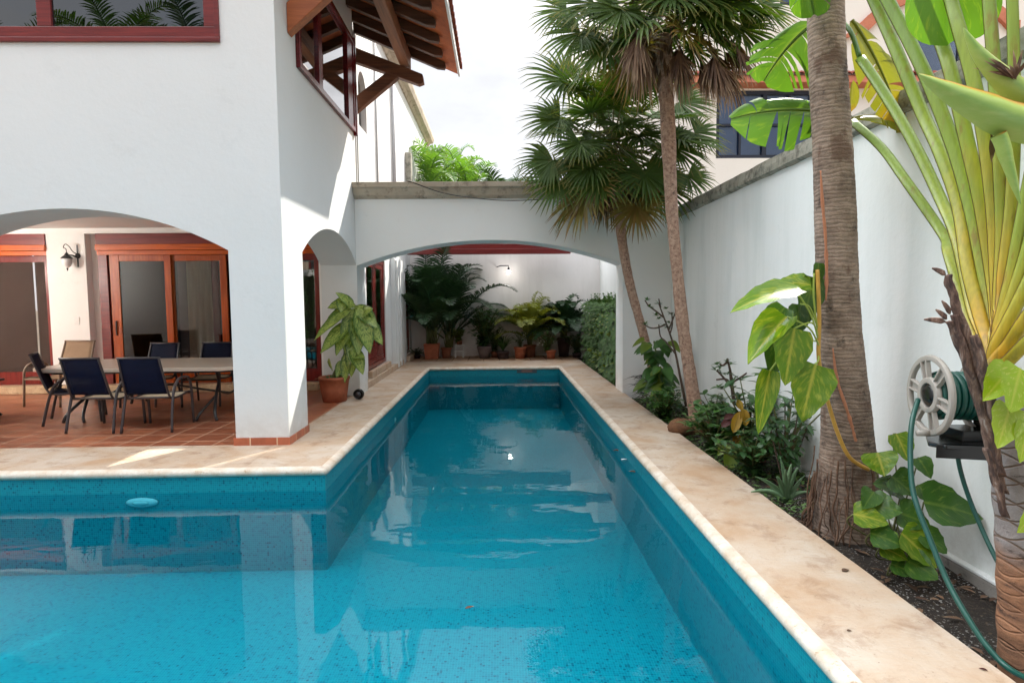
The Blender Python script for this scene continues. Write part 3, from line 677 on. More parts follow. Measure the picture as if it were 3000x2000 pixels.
slider(-11.9, -8.13, [(-9.6, -8.13, 'redwood_z', 'screen', .045, .12), (-11.5, -9.5, 'redwood_z', 'glass_dark', .1, .12)])
# rear doors in red wood
for y0, y1, zt, zb in ((11.4, 13.3, 2.48, .25), (15.9, 16.8, 2.35, .14)):
    q = frame_x(y0+.002, y1-.002, zb, zt, UX-.10, UX-.02, .09); d = q.build('rear_door', M['redwood_z'], house, .004)
    ym = (y0+y1)/2; lv = [(y0+.09, ym), (ym, y1-.09)] if y1-y0 > 1.2 else [(y0+.09, y1-.09)]
    for a, c in lv:
        q = frame_x(a+.003, c-.003, zb+.09, zt-.09, UX-.085, UX-.035, .11); q.box(UX-.08, UX-.04, a+.113, c-.113, zb+.2, zb+.42); q.build('door_leaf', M['redwood_z'], d, .004)
        q = MB(); q.box(UX-.064, UX-.056, a+.11, c-.11, zb+.42, zt-.2); q.build('pane', M['glass'], d)
# curtains hanging inside
def curtain(name, a, b, z0, z1, label, n=46, amp=.011):
    q = MB(); a, b = Vector(a), Vector(b); d = (b-a); s_ = Vector((-d.y, d.x, 0)).normalized(); rows = []; r = random.Random(len(label)); ph = [r.uniform(0, 6) for _ in range(4)]
    for k in range(9):
        z = lerp(z1, z0, k/8); row = []
        for i in range(n*3+1):
            t = i/(n*3); o = amp*(math.sin(t*d.length*52+ph[0]+k*.05)+.5*math.sin(t*d.length*23+ph[1]))
            p = a+d*t+s_*o; row.append((p.x, p.y, z))
        rows.append(row)
    q.grid(rows); o = q.build(name, M['curtain'], None, 0, (a.x, a.y, z0)); return tag(o, label, 'curtain')
curtain('curtain', (-5.72, YB+.14, 0), (-5.28, YB+.14, 0), .2, 2.44, 'cream curtain gathered behind the porch door beside the orange frame')
q = MB(); q.box(-5.94, -5.02, YB+.24, YB+.245, .2, 2.44); tag(q.build('sheer_blind', sling('grey_sheer', S(104, 92, 86), .12), None, 0, (-5.5, YB+.24, .2)), 'grey-brown sheer blind behind the porch door and its cream curtain', 'blind')
curtain('curtain', (-4.0, YB+.17, 0), (-3.34, YB+.17, 0), .2, 2.44, 'cream curtain behind the porch door seen through the narrow side arch')
curtain('curtain', (UX-.12, 11.5, 0), (UX-.12, 13.2, 0), .32, 2.36, 'pale curtain behind the red glazed door beyond the wide pool arch')

# ================================================================== arched wall over the pool
aw = thing('arched_wall', 'white wall with one wide low arch spanning the pool, capped with weathered stone', 'wall', (0, 10.2, 0))
q = MB(); aa = arc2(-2.36, 2.10, 2.19, .41, 40)
q.prism([(TX+.002, 2.19)]+aa+[(2.10, -.3), (2.918, -.3), (2.918, 3.28), (TX+.002, 3.28)], 'y', 9.96, 10.56); q.build('wall', M['white2'], aw)
prof = [(10.60, 3.28), (9.94, 3.28), (9.88, 3.33), (9.84, 3.43), (9.80, 3.45), (9.80, 3.53), (10.60, 3.53)]
q = MB(); q.prism(prof, 'x', TX+.002, 2.918); q.build('stone_cap', M['cap'], aw, .006)
# ================================================================== right garden wall
gw = thing('garden_wall', 'long pale weathered boundary wall with grey stone cap along the planting bed', 'wall', (3.1, 6, 0))
q = MB(); q.box(2.92, 3.22, -4.0, 17.0, -.3, 2.93); q.build('wall', M['green_white'], gw)
q = MB(); r = random.Random(2); n = 60; rows = []
pr = [(2.98, 2.90), (2.90, 2.905), (2.865, 2.925), (2.862, 2.99), (2.875, 3.06), (2.91, 3.075), (3.26, 3.075), (3.28, 2.93)]
for i in range(n+1):
    y = lerp(-4, 9.80, i/n); rows.append([(a+r.uniform(-.005, .005), y, c+r.uniform(-.005, .005)) for a, c in pr])
q.grid(rows, False); q.add([rows[-1][k] for k in range(8)], [tuple(range(8))]); q.build('stone_cap', M['cap_grey'], gw)
q = MB(); q.box(2.87, 2.918, -4, 5.4, -.3, -.085); q.build('plinth', M['plinth'], gw, .008)
q = MB(); q.box(2.868, 2.918, -4, 5.4, -.083, -.062); q.build('plinth_ledge', M['green_white'], gw, .006)
# back boundary wall
fw_ = thing('back_wall', 'weathered white boundary wall behind the row of potted plants', 'wall', (0, 17.2, 0))
q = MB(); q.box(-2.52, 2.918, 17.0, 17.25, -.3, 3.3); q.build('wall', M['white_far'], fw_)
# slatted roof over the far courtyard: boards on beams, with open gaps that the water mirrors
pg = thing('slatted_roof', 'dark red timber roof over the far courtyard, its last beams showing under the arch', 'roof', (0, 13.5, 2.86))
for y0, z0, z1 in ((16.40, 2.86, 3.01), (15.05, 3.02, 3.19), (13.0, 3.02, 3.19), (11.4, 3.02, 3.19)):
    q = MB(); q.box(-2.5, 2.0 if y0 > 16 else 2.9, y0, y0+.16, z0, z1); q.build('beam', M['redwood'], pg, .008)
q = MB(); q.box(-2.5, 2.0, 16.43, 16.53, 3.013, 3.19); q.build('beam', M['redwood'], pg, .008)
ed = [10.60, 11.80, 12.15, 12.55, 12.90, 13.25, 13.62, 14.40, 14.82, 15.32, 15.74, 16.02]
for k in range(2, 12, 2):
    q = MB(); q.box(-1.9, 2.2, ed[k], ed[k+1], 3.193, 3.23); q.build('board', M['redwood'], pg)

# neighbour
nb = thing('neighbour_house', 'cream stuccoed neighbouring house with dark windows rising beyond the garden wall', 'house', (9, 18, 0))
NY = 17.5
q = MB()
def holes(x0, x1, z0, z1, hs):
    """front wall pieces around the openings hs (sorted by x, apart from one another)"""
    xs = x0
    for a, c, d, e in hs:
        q.box(xs, a, NY, NY+.3, z0, z1); q.box(a, c, NY, NY+.3, z0, d); q.box(a, c, NY, NY+.3, e, z1); xs = c
    q.box(xs, x1, NY, NY+.3, z0, z1)
holes(2.95, 20, 0, 7.9, [(6.4, 9.3, 5.68, 7.62)])
holes(2.95, 20, 7.9, 9.95, [(12.2, 13.7, 7.95, 9.2)])
holes(2.95, 20, 9.95, 11.1, [(8.2, 9.25, 10.0, 11.0)])
q.box(4.7, 20, NY+.002, NY+.6, 11.103, 15.2); q.box(2.95, 20, 25, 25.3, 0, 11.1); q.box(2.95, 3.25, NY+.3, 25, 0, 11.1); q.box(3.25, 20, NY+.3, 25, 10.9, 11.1)  # the thin upper slab is added out of view to shade the pool
q.build('wall', M['stucco'], nb)
q = MB(); r = random.Random(8); q.prism([(NY-.34, 7.72), (NY-.02, 7.66), (NY-.003, 7.66), (NY-.003, 7.95), (NY-.16, 8.0), (NY-.30, 7.92)], 'x', 5.2, 16); q.build('ledge', M['ledge'], nb, .02)
q = MB()
for i in range(62):
    x = 5.3+i*.17; q.grid([[(x+.08*math.cos(math.pi*j/6), yy, zz+.07*math.sin(math.pi*j/6)) for j in range(7)] for yy, zz in ((NY-.37, 7.93), (NY-.02, 8.10))])
q.build('ledge_tiles', M['rooftile'], nb)
for nm, x0, x1, z0, z1, nx, fm, pm in (('lattice_window', 6.4, 9.3, 5.68, 7.62, 4, 'navyframe', 'blueblind'), ('shuttered_window', 12.2, 13.7, 7.95, 9.2, 1, 'navyframe', 'navyblind'), ('top_window', 8.2, 9.25, 10, 11.0, 1, 'navyframe', 'blueblind')):
    q = frame_y(x0+.002, x1-.002, z0+.002, z1-.002, NY+.04, NY+.12, .10)
    if nx > 1:
        q.box(x0+.102, x1-.102, NY+.05, NY+.1, (z0+z1)/2-.03, (z0+z1)/2+.03)
        for i in range(1, nx): q.box(lerp(x0, x1, i/nx)-(.06 if i == 2 else .03), lerp(x0, x1, i/nx)+(.06 if i == 2 else .03), NY+.052, NY+.098, z0+.1, z1-.1)
    f_ = q.build(nm, M[fm], nb)
    q = MB(); q.box(x0+.1, x1-.1, NY+.13, NY+.14, z0+.1, z1-.1); q.build('pane', M['glass_blue'], f_)
    q = MB(); q.box(x0+.05, x1-.05, NY+.2, NY+.22, z0+.05, z1-.05); q.build('blind', M[pm], f_)
q = MB(); q.prism([(9.9, 8.98)]+[(p[0], p[1]) for p in arc2(10.8, 14.9, 9.3, .9, 20)]+[(15.2, 9.3), (15.2, 9.55)]+[(p[0], p[1]) for p in reversed(arc2(10.6, 15.1, 9.55, .95, 20))], 'y', NY-.12, NY-.004)
q.build('arch_moulding', M['ledge'], nb)

# garden behind the viewer (seen only as reflections)
gb = MB(); gb.box(-12, 3.2, -4.3, -4.0, -.3, 3.0); tag(gb.build('rear_garden_wall', M['white_far'], None, 0, (-4, -4.2, 0)), 'white garden wall behind the near end of the pool', 'wall')
q = MB(); q.box(-12, 2.12, -4.0, -.503, -.3, -.006); tag(q.build('deck', M['farpave']), kind='structure')

# house behind the viewer
rh = thing('rear_house', 'brown-walled house with a dark roof behind the viewer, mirrored in the panes', 'house', (-5, -11, 0))
q = MB(); q.box(-16, 5, -10.6, -10.3, -.3, 5.6); q.box(-16, -15.7, -16, -10.6, -.3, 5.6); q.box(4.7, 5, -16, -10.6, -.3, 5.6); q.build('wall', plaster('tan_wall', (.42, .33, .25), .05), rh)
q = MB(); q.prism([(-9.6, 5.4), (-9.6, 5.6), (-13, 7.6), (-16.4, 5.6), (-16.4, 5.4), (-13, 7.3)], 'x', -16.6, 5.6); q.build('roof', M['rooftile'], rh)
for x in (-13, -9.5, -6, -2.5, 1):
    q = frame_y(x-.7, x+.7, 3.2, 4.8, -10.32, -10.22, .08); f_ = q.build('window', M['redwood'], rh); q = MB(); q.box(x-.62, x+.62, -10.29, -10.28, 3.28, 4.72); q.build('pane', M['glass_blue'], f_)

# ================================================================== porch furniture
def chair_parts(root, fm, sm, seatm):
    for s in (-1, 1):
        q = MB(); q.tube(spline([(s*.30, -.30, 0), (s*.288, -.235, .30), (s*.282, -.17, .50), (s*.28, -.10, .58)], 4), .017, 8); q.build('leg', fm, root)
        q = MB(); q.tube(spline([(s*.28, .335, 0), (s*.28, .315, .30), (s*.28, .30, .50), (s*.28, .27, .58)], 4), .017, 8); q.build('leg', fm, root)
        q = MB(); q.tube(spline([(s*.28, -.10, .58), (s*.283, -.03, .632), (s*.285, .08, .645), (s*.284, .20, .632), (s*.28, .27, .58)], 4), .021, 8, True, .6, (1, 0, 0)); q.build('armrest', fm, root)
    q = MB()
    for s in (-1, 1): q.tube(spline([(s*.235, -.40, .945), (s*.245, -.32, .70), (s*.255, -.235, .46), (s*.26, -.16, .41), (s*.26, .02, .405), (s*.26, .26, .43), (s*.26, .32, .41)], 4), .0135, 8)
    for p, z in ((-.40, .94), (-.215, .425), (.315, .413)): q.tube([(-.25, p, z), (.25, p, z)], .0125, 8)
    for s in (-1, 1): q.tube([(s*.26, -.18, .42), (s*.283, -.16, .47)], .011, 6); q.tube([(s*.26, .26, .425), (s*.28, .31, .43)], .011, 6)
    q.build('frame', fm, root)
    def sl(pts, w0, w1, mat, name, sag):
        pts = spline(pts, 5); q = MB(); rows = []
        for i, p in enumerate(pts):
            t = i/(len(pts)-1); w_ = lerp(w0, w1, t); rows.append([(x*w_, p.y-sag*(1-x*x)*math.sin(math.pi*t)*.6, p.z-sag*(1-x*x)*math.sin(math.pi*t)) for x in np.linspace(-1, 1, 7)])
        q.grid(rows); q.build(name, mat, root, 0, None, .004)
    sl([(0, -.398, .937), (0, -.32, .70), (0, -.238, .475)], .228, .243, sm, 'backrest', .012)
    sl([(0, -.205, .425), (0, -.10, .408), (0, .08, .41), (0, .26, .428), (0, .312, .412)], .25, .25, seatm, 'seat', .018)
def chair(name, label, group, fm, sm, seatm):
    root = thing(name, label, 'chair', (0, 0, 0), group); chair_parts(root, fm, sm, seatm); return root
CG = 'navy mesh chairs around the porch table'
A = chair('patio_chair', 'navy mesh chair seen from behind, nearest the white porch pillar', CG, M['chairframe'], M['blue_sling'], M['cushion'])
B = chair('patio_chair', 'navy mesh chair turned sideways at the left end of the cream table', CG, M['chairframe'], M['blue_sling'], M['blue_sling'])
A.location = (-4.38, 7.60, 0); A.rotation_euler = (0, 0, R(3))
dup(A, (-5.05, 7.61, 0), R(-3), 'navy mesh chair seen from behind, between the sideways chair and the chair by the pillar')
dup(A, (-5.52, 9.42, 0), R(176), 'navy mesh chair facing out behind the table, in front of the orange door frame')
dup(A, (-4.62, 9.44, 0), R(184), 'navy mesh chair behind the table, in front of the cream curtain')
B.location = (-5.86, 8.18, 0); B.rotation_euler = (0, 0, R(-62))
dup(B, (-3.36, 8.65, 0), R(95), 'navy mesh chair at the right end of the table, mostly hidden by the porch pillar')
dup(B, (-7.42, 8.12, 0), R(-6), 'chair at the left edge of the porch of which only a leg shows')
C_ = chair('patio_chair', 'tan mesh armchair standing alone against the porch wall under the lantern', None, M['tanframe'], M['tan_sling'], M['tan_sling'])
C_.location = (-7.08, 9.62, 0); C_.rotation_euler = (0, 0, R(172)); C_.scale = (1.12, 1.05, 1.04)
# dining table
tb = thing('patio_table', 'long cream-topped porch table with curved dark metal legs and clipped corners', 'table', (-4.9, 8.75, 0))
q = MB(); q.prism([(-6.12, 8.02), (-3.78, 8.02), (-3.50, 8.20), (-3.50, 9.30), (-3.78, 9.48), (-6.12, 9.48), (-6.40, 9.30), (-6.40, 8.20)], 'z', .675, .725); q.build('tabletop', M['tabletop'], tb, .008)
q = MB(); q.prism([(-6.05, 8.10), (-3.85, 8.10), (-3.60, 8.25), (-3.60, 9.25), (-3.85, 9.40), (-6.05, 9.40), (-6.30, 9.25), (-6.30, 8.25)], 'z', .645, .672); q.build('apron', M['black_metal'], tb)
for x, d in ((-3.98, 1), (-5.75, -1)):
    for s in (-1, 1):
        q = MB(); y = 8.75
        q.tube(spline([(x+d*.14, y+s*.74, .0), (x+d*.10, y+s*.70, .12), (x, y+s*.42, .34), (x-d*.02, y+s*.30, .48), (x, y+s*.40, .645)], 5), .021, 8)
        q.tube(spline([(x-d*.14, y+s*.74, .0), (x-d*.10, y+s*.70, .10), (x, y+s*.44, .30)], 5), .019, 8); q.build('leg', M['black_metal'], tb)
    q = MB(); q.tube(spline([(x, 8.36, .36), (x, 8.75, .27), (x, 9.14, .36)], 5), .016, 8); q.build('crossbar', M['black_metal'], tb)
q = MB(); q.tube(spline([(-5.75, 8.75, .27), (-5.3, 8.75, .33), (-4.86, 8.75, .40), (-4.4, 8.75, .33), (-3.98, 8.75, .27)], 5), .015, 8); q.build('stretcher', M['black_metal'], tb)
# folding side table at the left edge
st = thing('side_table', 'small black folding table foot at the left edge of the porch', 'side table', (-7.6, 8.35, 0))
for s in (-1, 1):
    q = MB(); q.bar((-7.85, 8.35+s*.22, .50), (-7.17, 8.35+s*.22, .015), .02, .03); q.bar((-7.17, 8.35+s*.2, .50), (-7.85, 8.35+s*.2, .015), .02, .03); q.build('crossed_legs', M['black_metal'], st)
q = MB(); q.box(-7.9, -7.13, 8.08, 8.62, .51, .54); q.build('top', M['black_metal'], st, .006)
# lantern on the porch wall
ln = thing('wall_lantern', 'black wall lantern with a white glass globe on the porch wall', 'lantern', (-7.78, YB, 2.45))
lx = P(197, 772, YB-.16).x; LX = lx+.13
q = MB(); q.lathe([(0, -.03), (.03, -.03), (.055, -.015), (.06, 0)], (LX, YB-.002, 2.46), 20, 'y'); q.bar((LX, YB-.012, 2.22), (LX, YB-.012, 2.70), .022, .014); q.build('wall_plate', M['black_metal'], ln)
q = MB(); q.tube(spline([(LX, YB-.03, 2.50), (lx+.09, YB-.10, 2.55), (lx+.05, YB-.15, 2.66), (lx-.02, YB-.16, 2.70), (lx-.06, YB-.16, 2.63), (lx-.01, YB-.16, 2.60), (lx, YB-.16, 2.52)], 6), .009, 8); q.tube(spline([(LX, YB-.03, 2.42), (lx+.09, YB-.10, 2.46), (lx+.03, YB-.15, 2.47)], 5), .016, 8); q.build('arm', M['black_metal'], ln)
q = MB(); q.lathe([(0, .14), (.012, .135), (.03, .11), (.05, .07), (.085, .045), (.112, .012), (.116, .0), (.09, .005), (0, .01)], (lx, YB-.16, 2.39), 20); q.build('hood', M['black_metal'], ln)
q = MB(); q.lathe([(.092, .0), (.098, -.05), (.092, -.11), (.066, -.165), (.03, -.20), (0, -.205)], (lx, YB-.16, 2.395), 20); q.build('globe', plain('frosted_glass', (.85, .85, .85), .35), ln)
q = MB(); q.lathe([(0, .0), (.02, -.005), (.018, -.02), (.008, -.03), (.014, -.04), (.006, -.06), (0, -.065)], (lx, YB-.16, 2.19), 12); q.build('finial', M['black_metal'], ln)
ln.scale = (.82, .82, .82)
# ceiling lamp of the porch: it is what lights the lantern wall
cl = thing('pendant_lamp', 'lit white globe hanging from the porch ceiling behind the left arch pier', 'lamp', (-9.7, 8.3, 2.95))
q = MB(); q.lathe([(0, .03), (.05, .028), (.055, .0)], (-9.7, 8.3, 2.92), 20); q.tube([(-9.7, 8.3, 2.92), (-9.7, 8.3, 2.35)], .008, 6); q.build('ceiling_mount', M['white_plastic'], cl)
q = MB(); q.ball((-9.7, 8.3, 2.27), .09, 20, 12); q.build('globe', emit('lit_globe', (1, .93, .84), PORCH_W), cl)
tag(MB().box(-7.70, -7.61, YB-.013, YB-.002, 1.22, 1.36).build('socket_plate', M['white_plastic'], None, .003, (-7.65, YB, 1.22)), 'white socket plate low on the porch wall beside the orange door', 'socket')
# round garden spotlight by the big pot
sp = thing('garden_spotlight', 'small round black spotlight on the coping beside the terracotta pot', 'spotlight', (-2.30, 9.62, 0))
q = MB(); q.lathe([(0, -.075), (.03, -.072), (.065, -.055), (.085, -.02), (.088, .02), (.08, .045), (.07, .047), (.064, .03), (0, .028)], (-2.30, 9.62, .09), 22, 'y'); q.v = [(p[0], 9.62-(p[1]-9.62), p[2]) for p in q.v]; q.build('housing', M['black_plastic'], sp)
q = MB(); q.lathe([(0, .0), (.035, .004), (.045, .0)], (-2.30, 9.575, .09), 18, 'y'); q.build('lens', plain('dark_lens', (.12, .12, .13), .08), sp)
# overhead cable
q = MB(); q.tube(spline([(-1.50, 9.90, 3.545), (-1.40, 9.78, 3.52), (-.9, 9.77, 3.345), (-.35, 9.77, 3.255), (.25, 9.77, 3.215), (1.0, 9.77, 3.26), (1.9, 9.77, 3.42), (2.2, 9.78, 3.54), (2.3, 9.9, 3.55)], 8), .008, 6)
tag(q.build('cable', M['black_plastic'], None, 0, (-1.5, 9.9, 3.5)), 'black cable drooping along the stone cap of the pool arch', 'cable')
# bulb on the back wall
bl = thing('wall_bulb', 'lit bare bulb on a bracket on the back wall beside the dark palms', 'lamp', (.30, 17.0, 2.4))
bp = P(1490, 797, 16.6)
q = MB(); q.tube([(bp.x-.32, 16.995, bp.z+.17), (bp.x-.22, 16.6, bp.z+.18), (bp.x, 16.6, bp.z+.18), (bp.x, 16.6, bp.z+.09)], .014, 8); q.lathe([(.028, .05), (.03, .12), (0, .125)], (bp.x, 16.6, bp.z), 12); q.build('holder', M['black_metal'], bl)
q = MB(); q.ball((bp.x, 16.6, bp.z), .052, 16, 10); q.build('bulb', emit('lit_bulb', (1, .95, .88), 30), bl)

# ================================================================== leaf builders
def unit(v): v = Vector(v); return v.normalized() if v.length > 1e-9 else Vector((0, 0, 1))
SHAPE = {
    'ovate': lambda t: math.sin(math.pi*min(1, t**.72))**.85,
    'lance': lambda t: math.sin(math.pi*min(1, t**.85))**1.15,
    'strap': lambda t: min(1, t*9)*(1-t**3)**.8,
    'heart': lambda t: (math.sin(math.pi*min(1, (t*.93+.07)**.55)))**.8,
    'ellip': lambda t: math.sin(math.pi*t)**.6,
}
def leaf(q, base, d, up, L, W, shape='ovate', bend=.4, fold=.15, n=6, wave=0, ph=0):
    """one blade from base along d; up is the side that faces the light; bend lets the tip hang"""
    d = unit(d); up = Vector(up); side = unit(d.cross(up)); nrm = unit(side.cross(d)); f = SHAPE[shape]
    p = Vector(base); rows = []; down = Vector((0, 0, -1))
    for i in range(n+1):
        t = i/n; w_ = max(.004, f(t))*W/2; dd = unit(d+down*bend*t*1.2); nn = unit(side.cross(dd))
        k = wave*math.sin(ph+i*2.1)*W
        rows.append([tuple(p-side*w_+nn*(fold*w_*2+k)), tuple(p-side*w_*.5+nn*(fold*w_*.8+k*.3)), tuple(p), tuple(p+side*w_*.5+nn*(fold*w_*.8-k*.3)), tuple(p+side*w_+nn*(fold*w_*2-k))] if n > 4 else
                    [tuple(p-side*w_+nn*(fold*w_*2)), tuple(p), tuple(p+side*w_+nn*(fold*w_*2))])
        p = p+dd*(L/n)
    q.grid(rows)
def frond(q, base, d, L, n=26, ll=.32, lw=.028, droop=.7, rng=random, vee=.35, hang=.5, start=.18):
    """a feather palm frond: arching rachis with two ranks of leaflets"""
    d = unit(d); p = Vector(base); pts = []; k = 14; down = Vector((0, 0, -1))
    for i in range(k+1):
        pts.append(p.copy()); t = i/k; p = p+unit(d+down*droop*t*t*1.6)*(L/k)
    q.tube(pts, [lerp(.012, .003, i/k)*max(.6, L) for i in range(k+1)], 5)
    for i in range(n):
        t = start+(1-start)*(i+.5)/n; x = t*k; a = min(k-1, int(x)); c = pts[a].lerp(pts[a+1], x-a); tg = unit(pts[a+1]-pts[a])
        s = tg.cross(Vector((0, 0, 1)))
        if s.length < .05: s = Vector((1, 0, 0))
        s.normalize(); u = s.cross(tg)
        l = ll*(math.sin(math.pi*min(1, .12+t*.86))**.7)*rng.uniform(.85, 1.1)
        for sg in (-1, 1):
            dd = unit(s*sg+tg*rng.uniform(.45, .8)+u*(vee+rng.uniform(-.12, .12)))
            pp = c; w_ = lw; rows = []
            for j in range(4):
                v = j/3; wj = lw*(.35+.65*math.sin(math.pi*(.18+.8*v)))*(1 if j < 3 else .15)
                sd = unit(dd.cross(u)); rows.append([tuple(pp-sd*wj/2), tuple(pp+sd*wj/2)])
                pp = pp+unit(dd+down*hang*v*1.4)*(l/3)
            q.grid(rows)
def fan(q, hub, d, nrm, Rr, nseg=34, span=290, rng=random, droop=.35, width=.040, back=.0, ragged=0):
    """a fan palm blade: stiff narrow segments that radiate from the hub"""
    d = unit(d); nrm = Vector(nrm); nrm = unit(nrm-d*nrm.dot(d)); s = d.cross(nrm); down = Vector((0, 0, -1))
    for i in range(nseg):
        a = R(lerp(-span/2, span/2, (i+.5)/nseg)+rng.uniform(-2.2, 2.2)); dd = unit(d*math.cos(a)+s*math.sin(a)+nrm*(.16+back+rng.uniform(-.07, .07)))
        l = Rr*(1-.26*abs(a)/R(span/2))*rng.uniform(.88-ragged, 1.05+ragged*.35); side = unit(dd.cross(nrm)); p = Vector(hub); rows = []
        for j in range(6):
            t = j/5; wj = width*Rr/.7*(.22+1.0*min(1, t*2.4))*max(0, 1-max(0, t-.42)/.58)**.85
            wj = max(wj, .0022); nn = unit(side.cross(dd)); rows.append([tuple(p-side*wj/2+nn*wj*.22), tuple(p), tuple(p+side*wj/2+nn*wj*.22)])
            p = p+unit(dd+down*droop*max(0, t-.35)*1.8*rng.uniform(.6, 1.3))*(l/5)
        q.grid(rows)
def dirs(n, e0, e1, rng, a0=0, a1=360):
    out = []
    for i in range(n):
        az = R(a0+(a1-a0)*((i*.618034+rng.uniform(-.04, .04)) % 1)); el = R(lerp(e0, e1, (i+.5)/n)+rng.uniform(-6, 6))
        out.append(Vector((math.cos(az)*math.cos(el), math.sin(az)*math.cos(el), math.sin(el))))
    return out

# ================================================================== two thatch palms
def thatch_palm(label, trunk, rads, cc, n, seed, pet=(.42, .72), Rr=(.52, .72), e=(68, -52), dead=(), yellow=2, front=()):
    rng = random.Random(seed); pts = spline(trunk, 8); base = pts[0]
    t = thing('fan_palm', label, 'palm', tuple(base), 'slender fan palms in the bed beside the pool')
    rr = [np.interp(i/(len(pts)-1), np.linspace(0, 1, len(rads)), rads)*rng.uniform(.94, 1.07) for i in range(len(pts))]
    q = MB(); q.tube(pts, rr, 14); q.build('trunk', M['bark_thatch'], t)
    # fibrous neck under the crown
    q = MB(); top = pts[-1]
    for i in range(46):
        az = rng.uniform(0, 6.28); z = rng.uniform(-.55, .15); d = Vector((math.cos(az), math.sin(az), 0)); p = top+Vector((0, 0, z))+d*rads[-1]*.9
        leaf(q, p, d*.35+Vector((0, 0, rng.choice((-1, -1, 1)))), d, rng.uniform(.16, .34), rng.uniform(.025, .05), 'lance', .2, .1, 3)
    q.build('fibre', M['dead'], t)
    g, y, st_ = MB(), MB(), MB()
    for k, d in enumerate(dirs(n, e[0], e[1], rng)):
        L = rng.uniform(*pet); hub = cc+d*L+Vector((0, 0, -.12*L*max(0, 1-d.z))); rad = rng.uniform(*Rr)*rng.choice((.72, .9, 1, 1, 1.08))
        st_.tube([cc+d*.05, cc+d*L*.55+Vector((0, 0, .03)), hub], [.012, .009, .007], 6)
        dd = unit(d+Vector((0, 0, -.55+.2*d.z))); fan(y if k >= n-yellow else g, hub, dd, Vector((rng.uniform(-.4, .4), rng.uniform(-.6, .1), 1))+d*.35, rad, rng.randint(30, 38), rng.uniform(250, 310), rng, rng.uniform(.3, .55) if d.z > 0 else rng.uniform(.5, .9))
    for hub, rad in front:
        d = unit(hub-cc); st_.tube([cc, cc.lerp(hub, .6)+Vector((0, 0, .05)), hub], [.011, .008, .006], 6)
        fan(g, hub, unit(d+Vector((0, 0, -.75))), unit(Vector((d.x*.3, -1, .55))), rad*rng.uniform(.9, 1.08), rng.randint(32, 40), rng.uniform(230, 300), rng, rng.uniform(.35, .75))
    g.build('crown', M['thatch'], t)
    st_.build('petioles', M['stem'], t)
    if yellow: tag(y.build('yellow_fronds', M['thatch2'], t), 'yellowing brown-tipped fronds')
    q = MB()
    for hub in dead:
        q.tube([cc-Vector((0, 0, .15)), cc.lerp(hub, .5)+Vector((0, 0, .04)), hub], .008, 5); out = unit((hub.x-cc.x, hub.y-cc.y, 0))
        fan(q, hub, unit(out*.2+Vector((rng.uniform(-.1, .1), 0, -1))), out+Vector((0, -.3, 0)), rng.uniform(.55, .78), 46, rng.uniform(38, 74), rng, .7, .022, rng.uniform(-.2, .1), .42)
        fan(q, hub+Vector((rng.uniform(-.05, .05), .06, -.03)), unit(out*.4+Vector((rng.uniform(-.3, .3), 0, -1))), Vector((rng.uniform(-.5, .5), -1, .1)), rng.uniform(.4, .6), 26, rng.uniform(40, 90), rng, .7, .022, .1, .42)
    if dead: tag(q.build('dead_fronds', M['dead'], t), 'hanging dry brown fronds')
    return t
thatch_palm('taller fan palm nearer the viewer, with a skirt of dead fronds on its pinkish trunk',
            [P(2046, 1262, 7.5), P(2022, 1100, 7.5), P(2000, 950, 7.5), P(1975, 700, 7.5), P(1965, 560, 7.5), P(1955, 330, 7.5), P(1942, 110, 7.5)],
            [.105, .078, .076, .074, .076, .09, .10], P(1948, 10, 7.5), 44, 11, (.40, .95), (.60, .80), (78, -50),
            [P(1866, 105, 6.8), P(1884, 140, 6.85), P(2092, 165, 6.85), P(2128, 195, 6.95), P(1990, 150, 6.95), P(2155, 135, 6.9), P(2064, 190, 6.9), P(1862, 80, 7.25), P(1878, 110, 7.4), P(2088, 150, 7.3), P(2120, 140, 7.5), P(2140, 105, 7.2), P(1990, 130, 7.7), P(1915, 120, 7.75), P(2050, 175, 7.6)], 4,
            [(P(1700, 95, 7.35), .66), (P(1775, 130, 7.2), .68), (P(1740, 10, 7.2), .66), (P(1820, 30, 7.0), .66), (P(2075, 50, 7.1), .66), (P(2170, 85, 7.25), .66), (P(2215, 20, 7.3), .62), (P(1970, -10, 6.8), .70), (P(2040, 30, 6.9), .64), (P(2110, 0, 6.9), .66), (P(1660, 30, 7.6), .6)])
thatch_palm('shorter fan palm with a leaning trunk, its crown in front of the arch cap',
            [P(1950, 1195, 9.2), P(1915, 1090, 9.2), P(1880, 960, 9.2), P(1845, 830, 9.2), P(1822, 700, 9.2), P(1810, 560, 9.2), P(1800, 470, 9.2)],
            [.09, .07, .068, .068, .075, .085, .085], P(1795, 415, 9.2), 38, 23, (.45, 1.05), (.62, .88), (78, -62),
            [P(1775, 560, 9.05), P(1840, 560, 9.1), P(1712, 560, 9.0)], 3,
            [(P(1660, 235, 9.1), .74), (P(1735, 260, 8.75), .62), (P(1700, 420, 8.6), .72), (P(1812, 365, 8.45), .66), (P(1872, 395, 8.5), .66), (P(1965, 430, 8.8), .70), (P(2035, 390, 9.0), .66), (P(1620, 470, 8.9), .70), (P(1640, 350, 9.1), .72), (P(1990, 300, 9.2), .66), (P(1930, 500, 8.9), .6), (P(1760, 515, 8.55), .70), (P(1890, 510, 8.5), .66), (P(1640, 530, 8.8), .66), (P(2015, 515, 8.8), .6)])

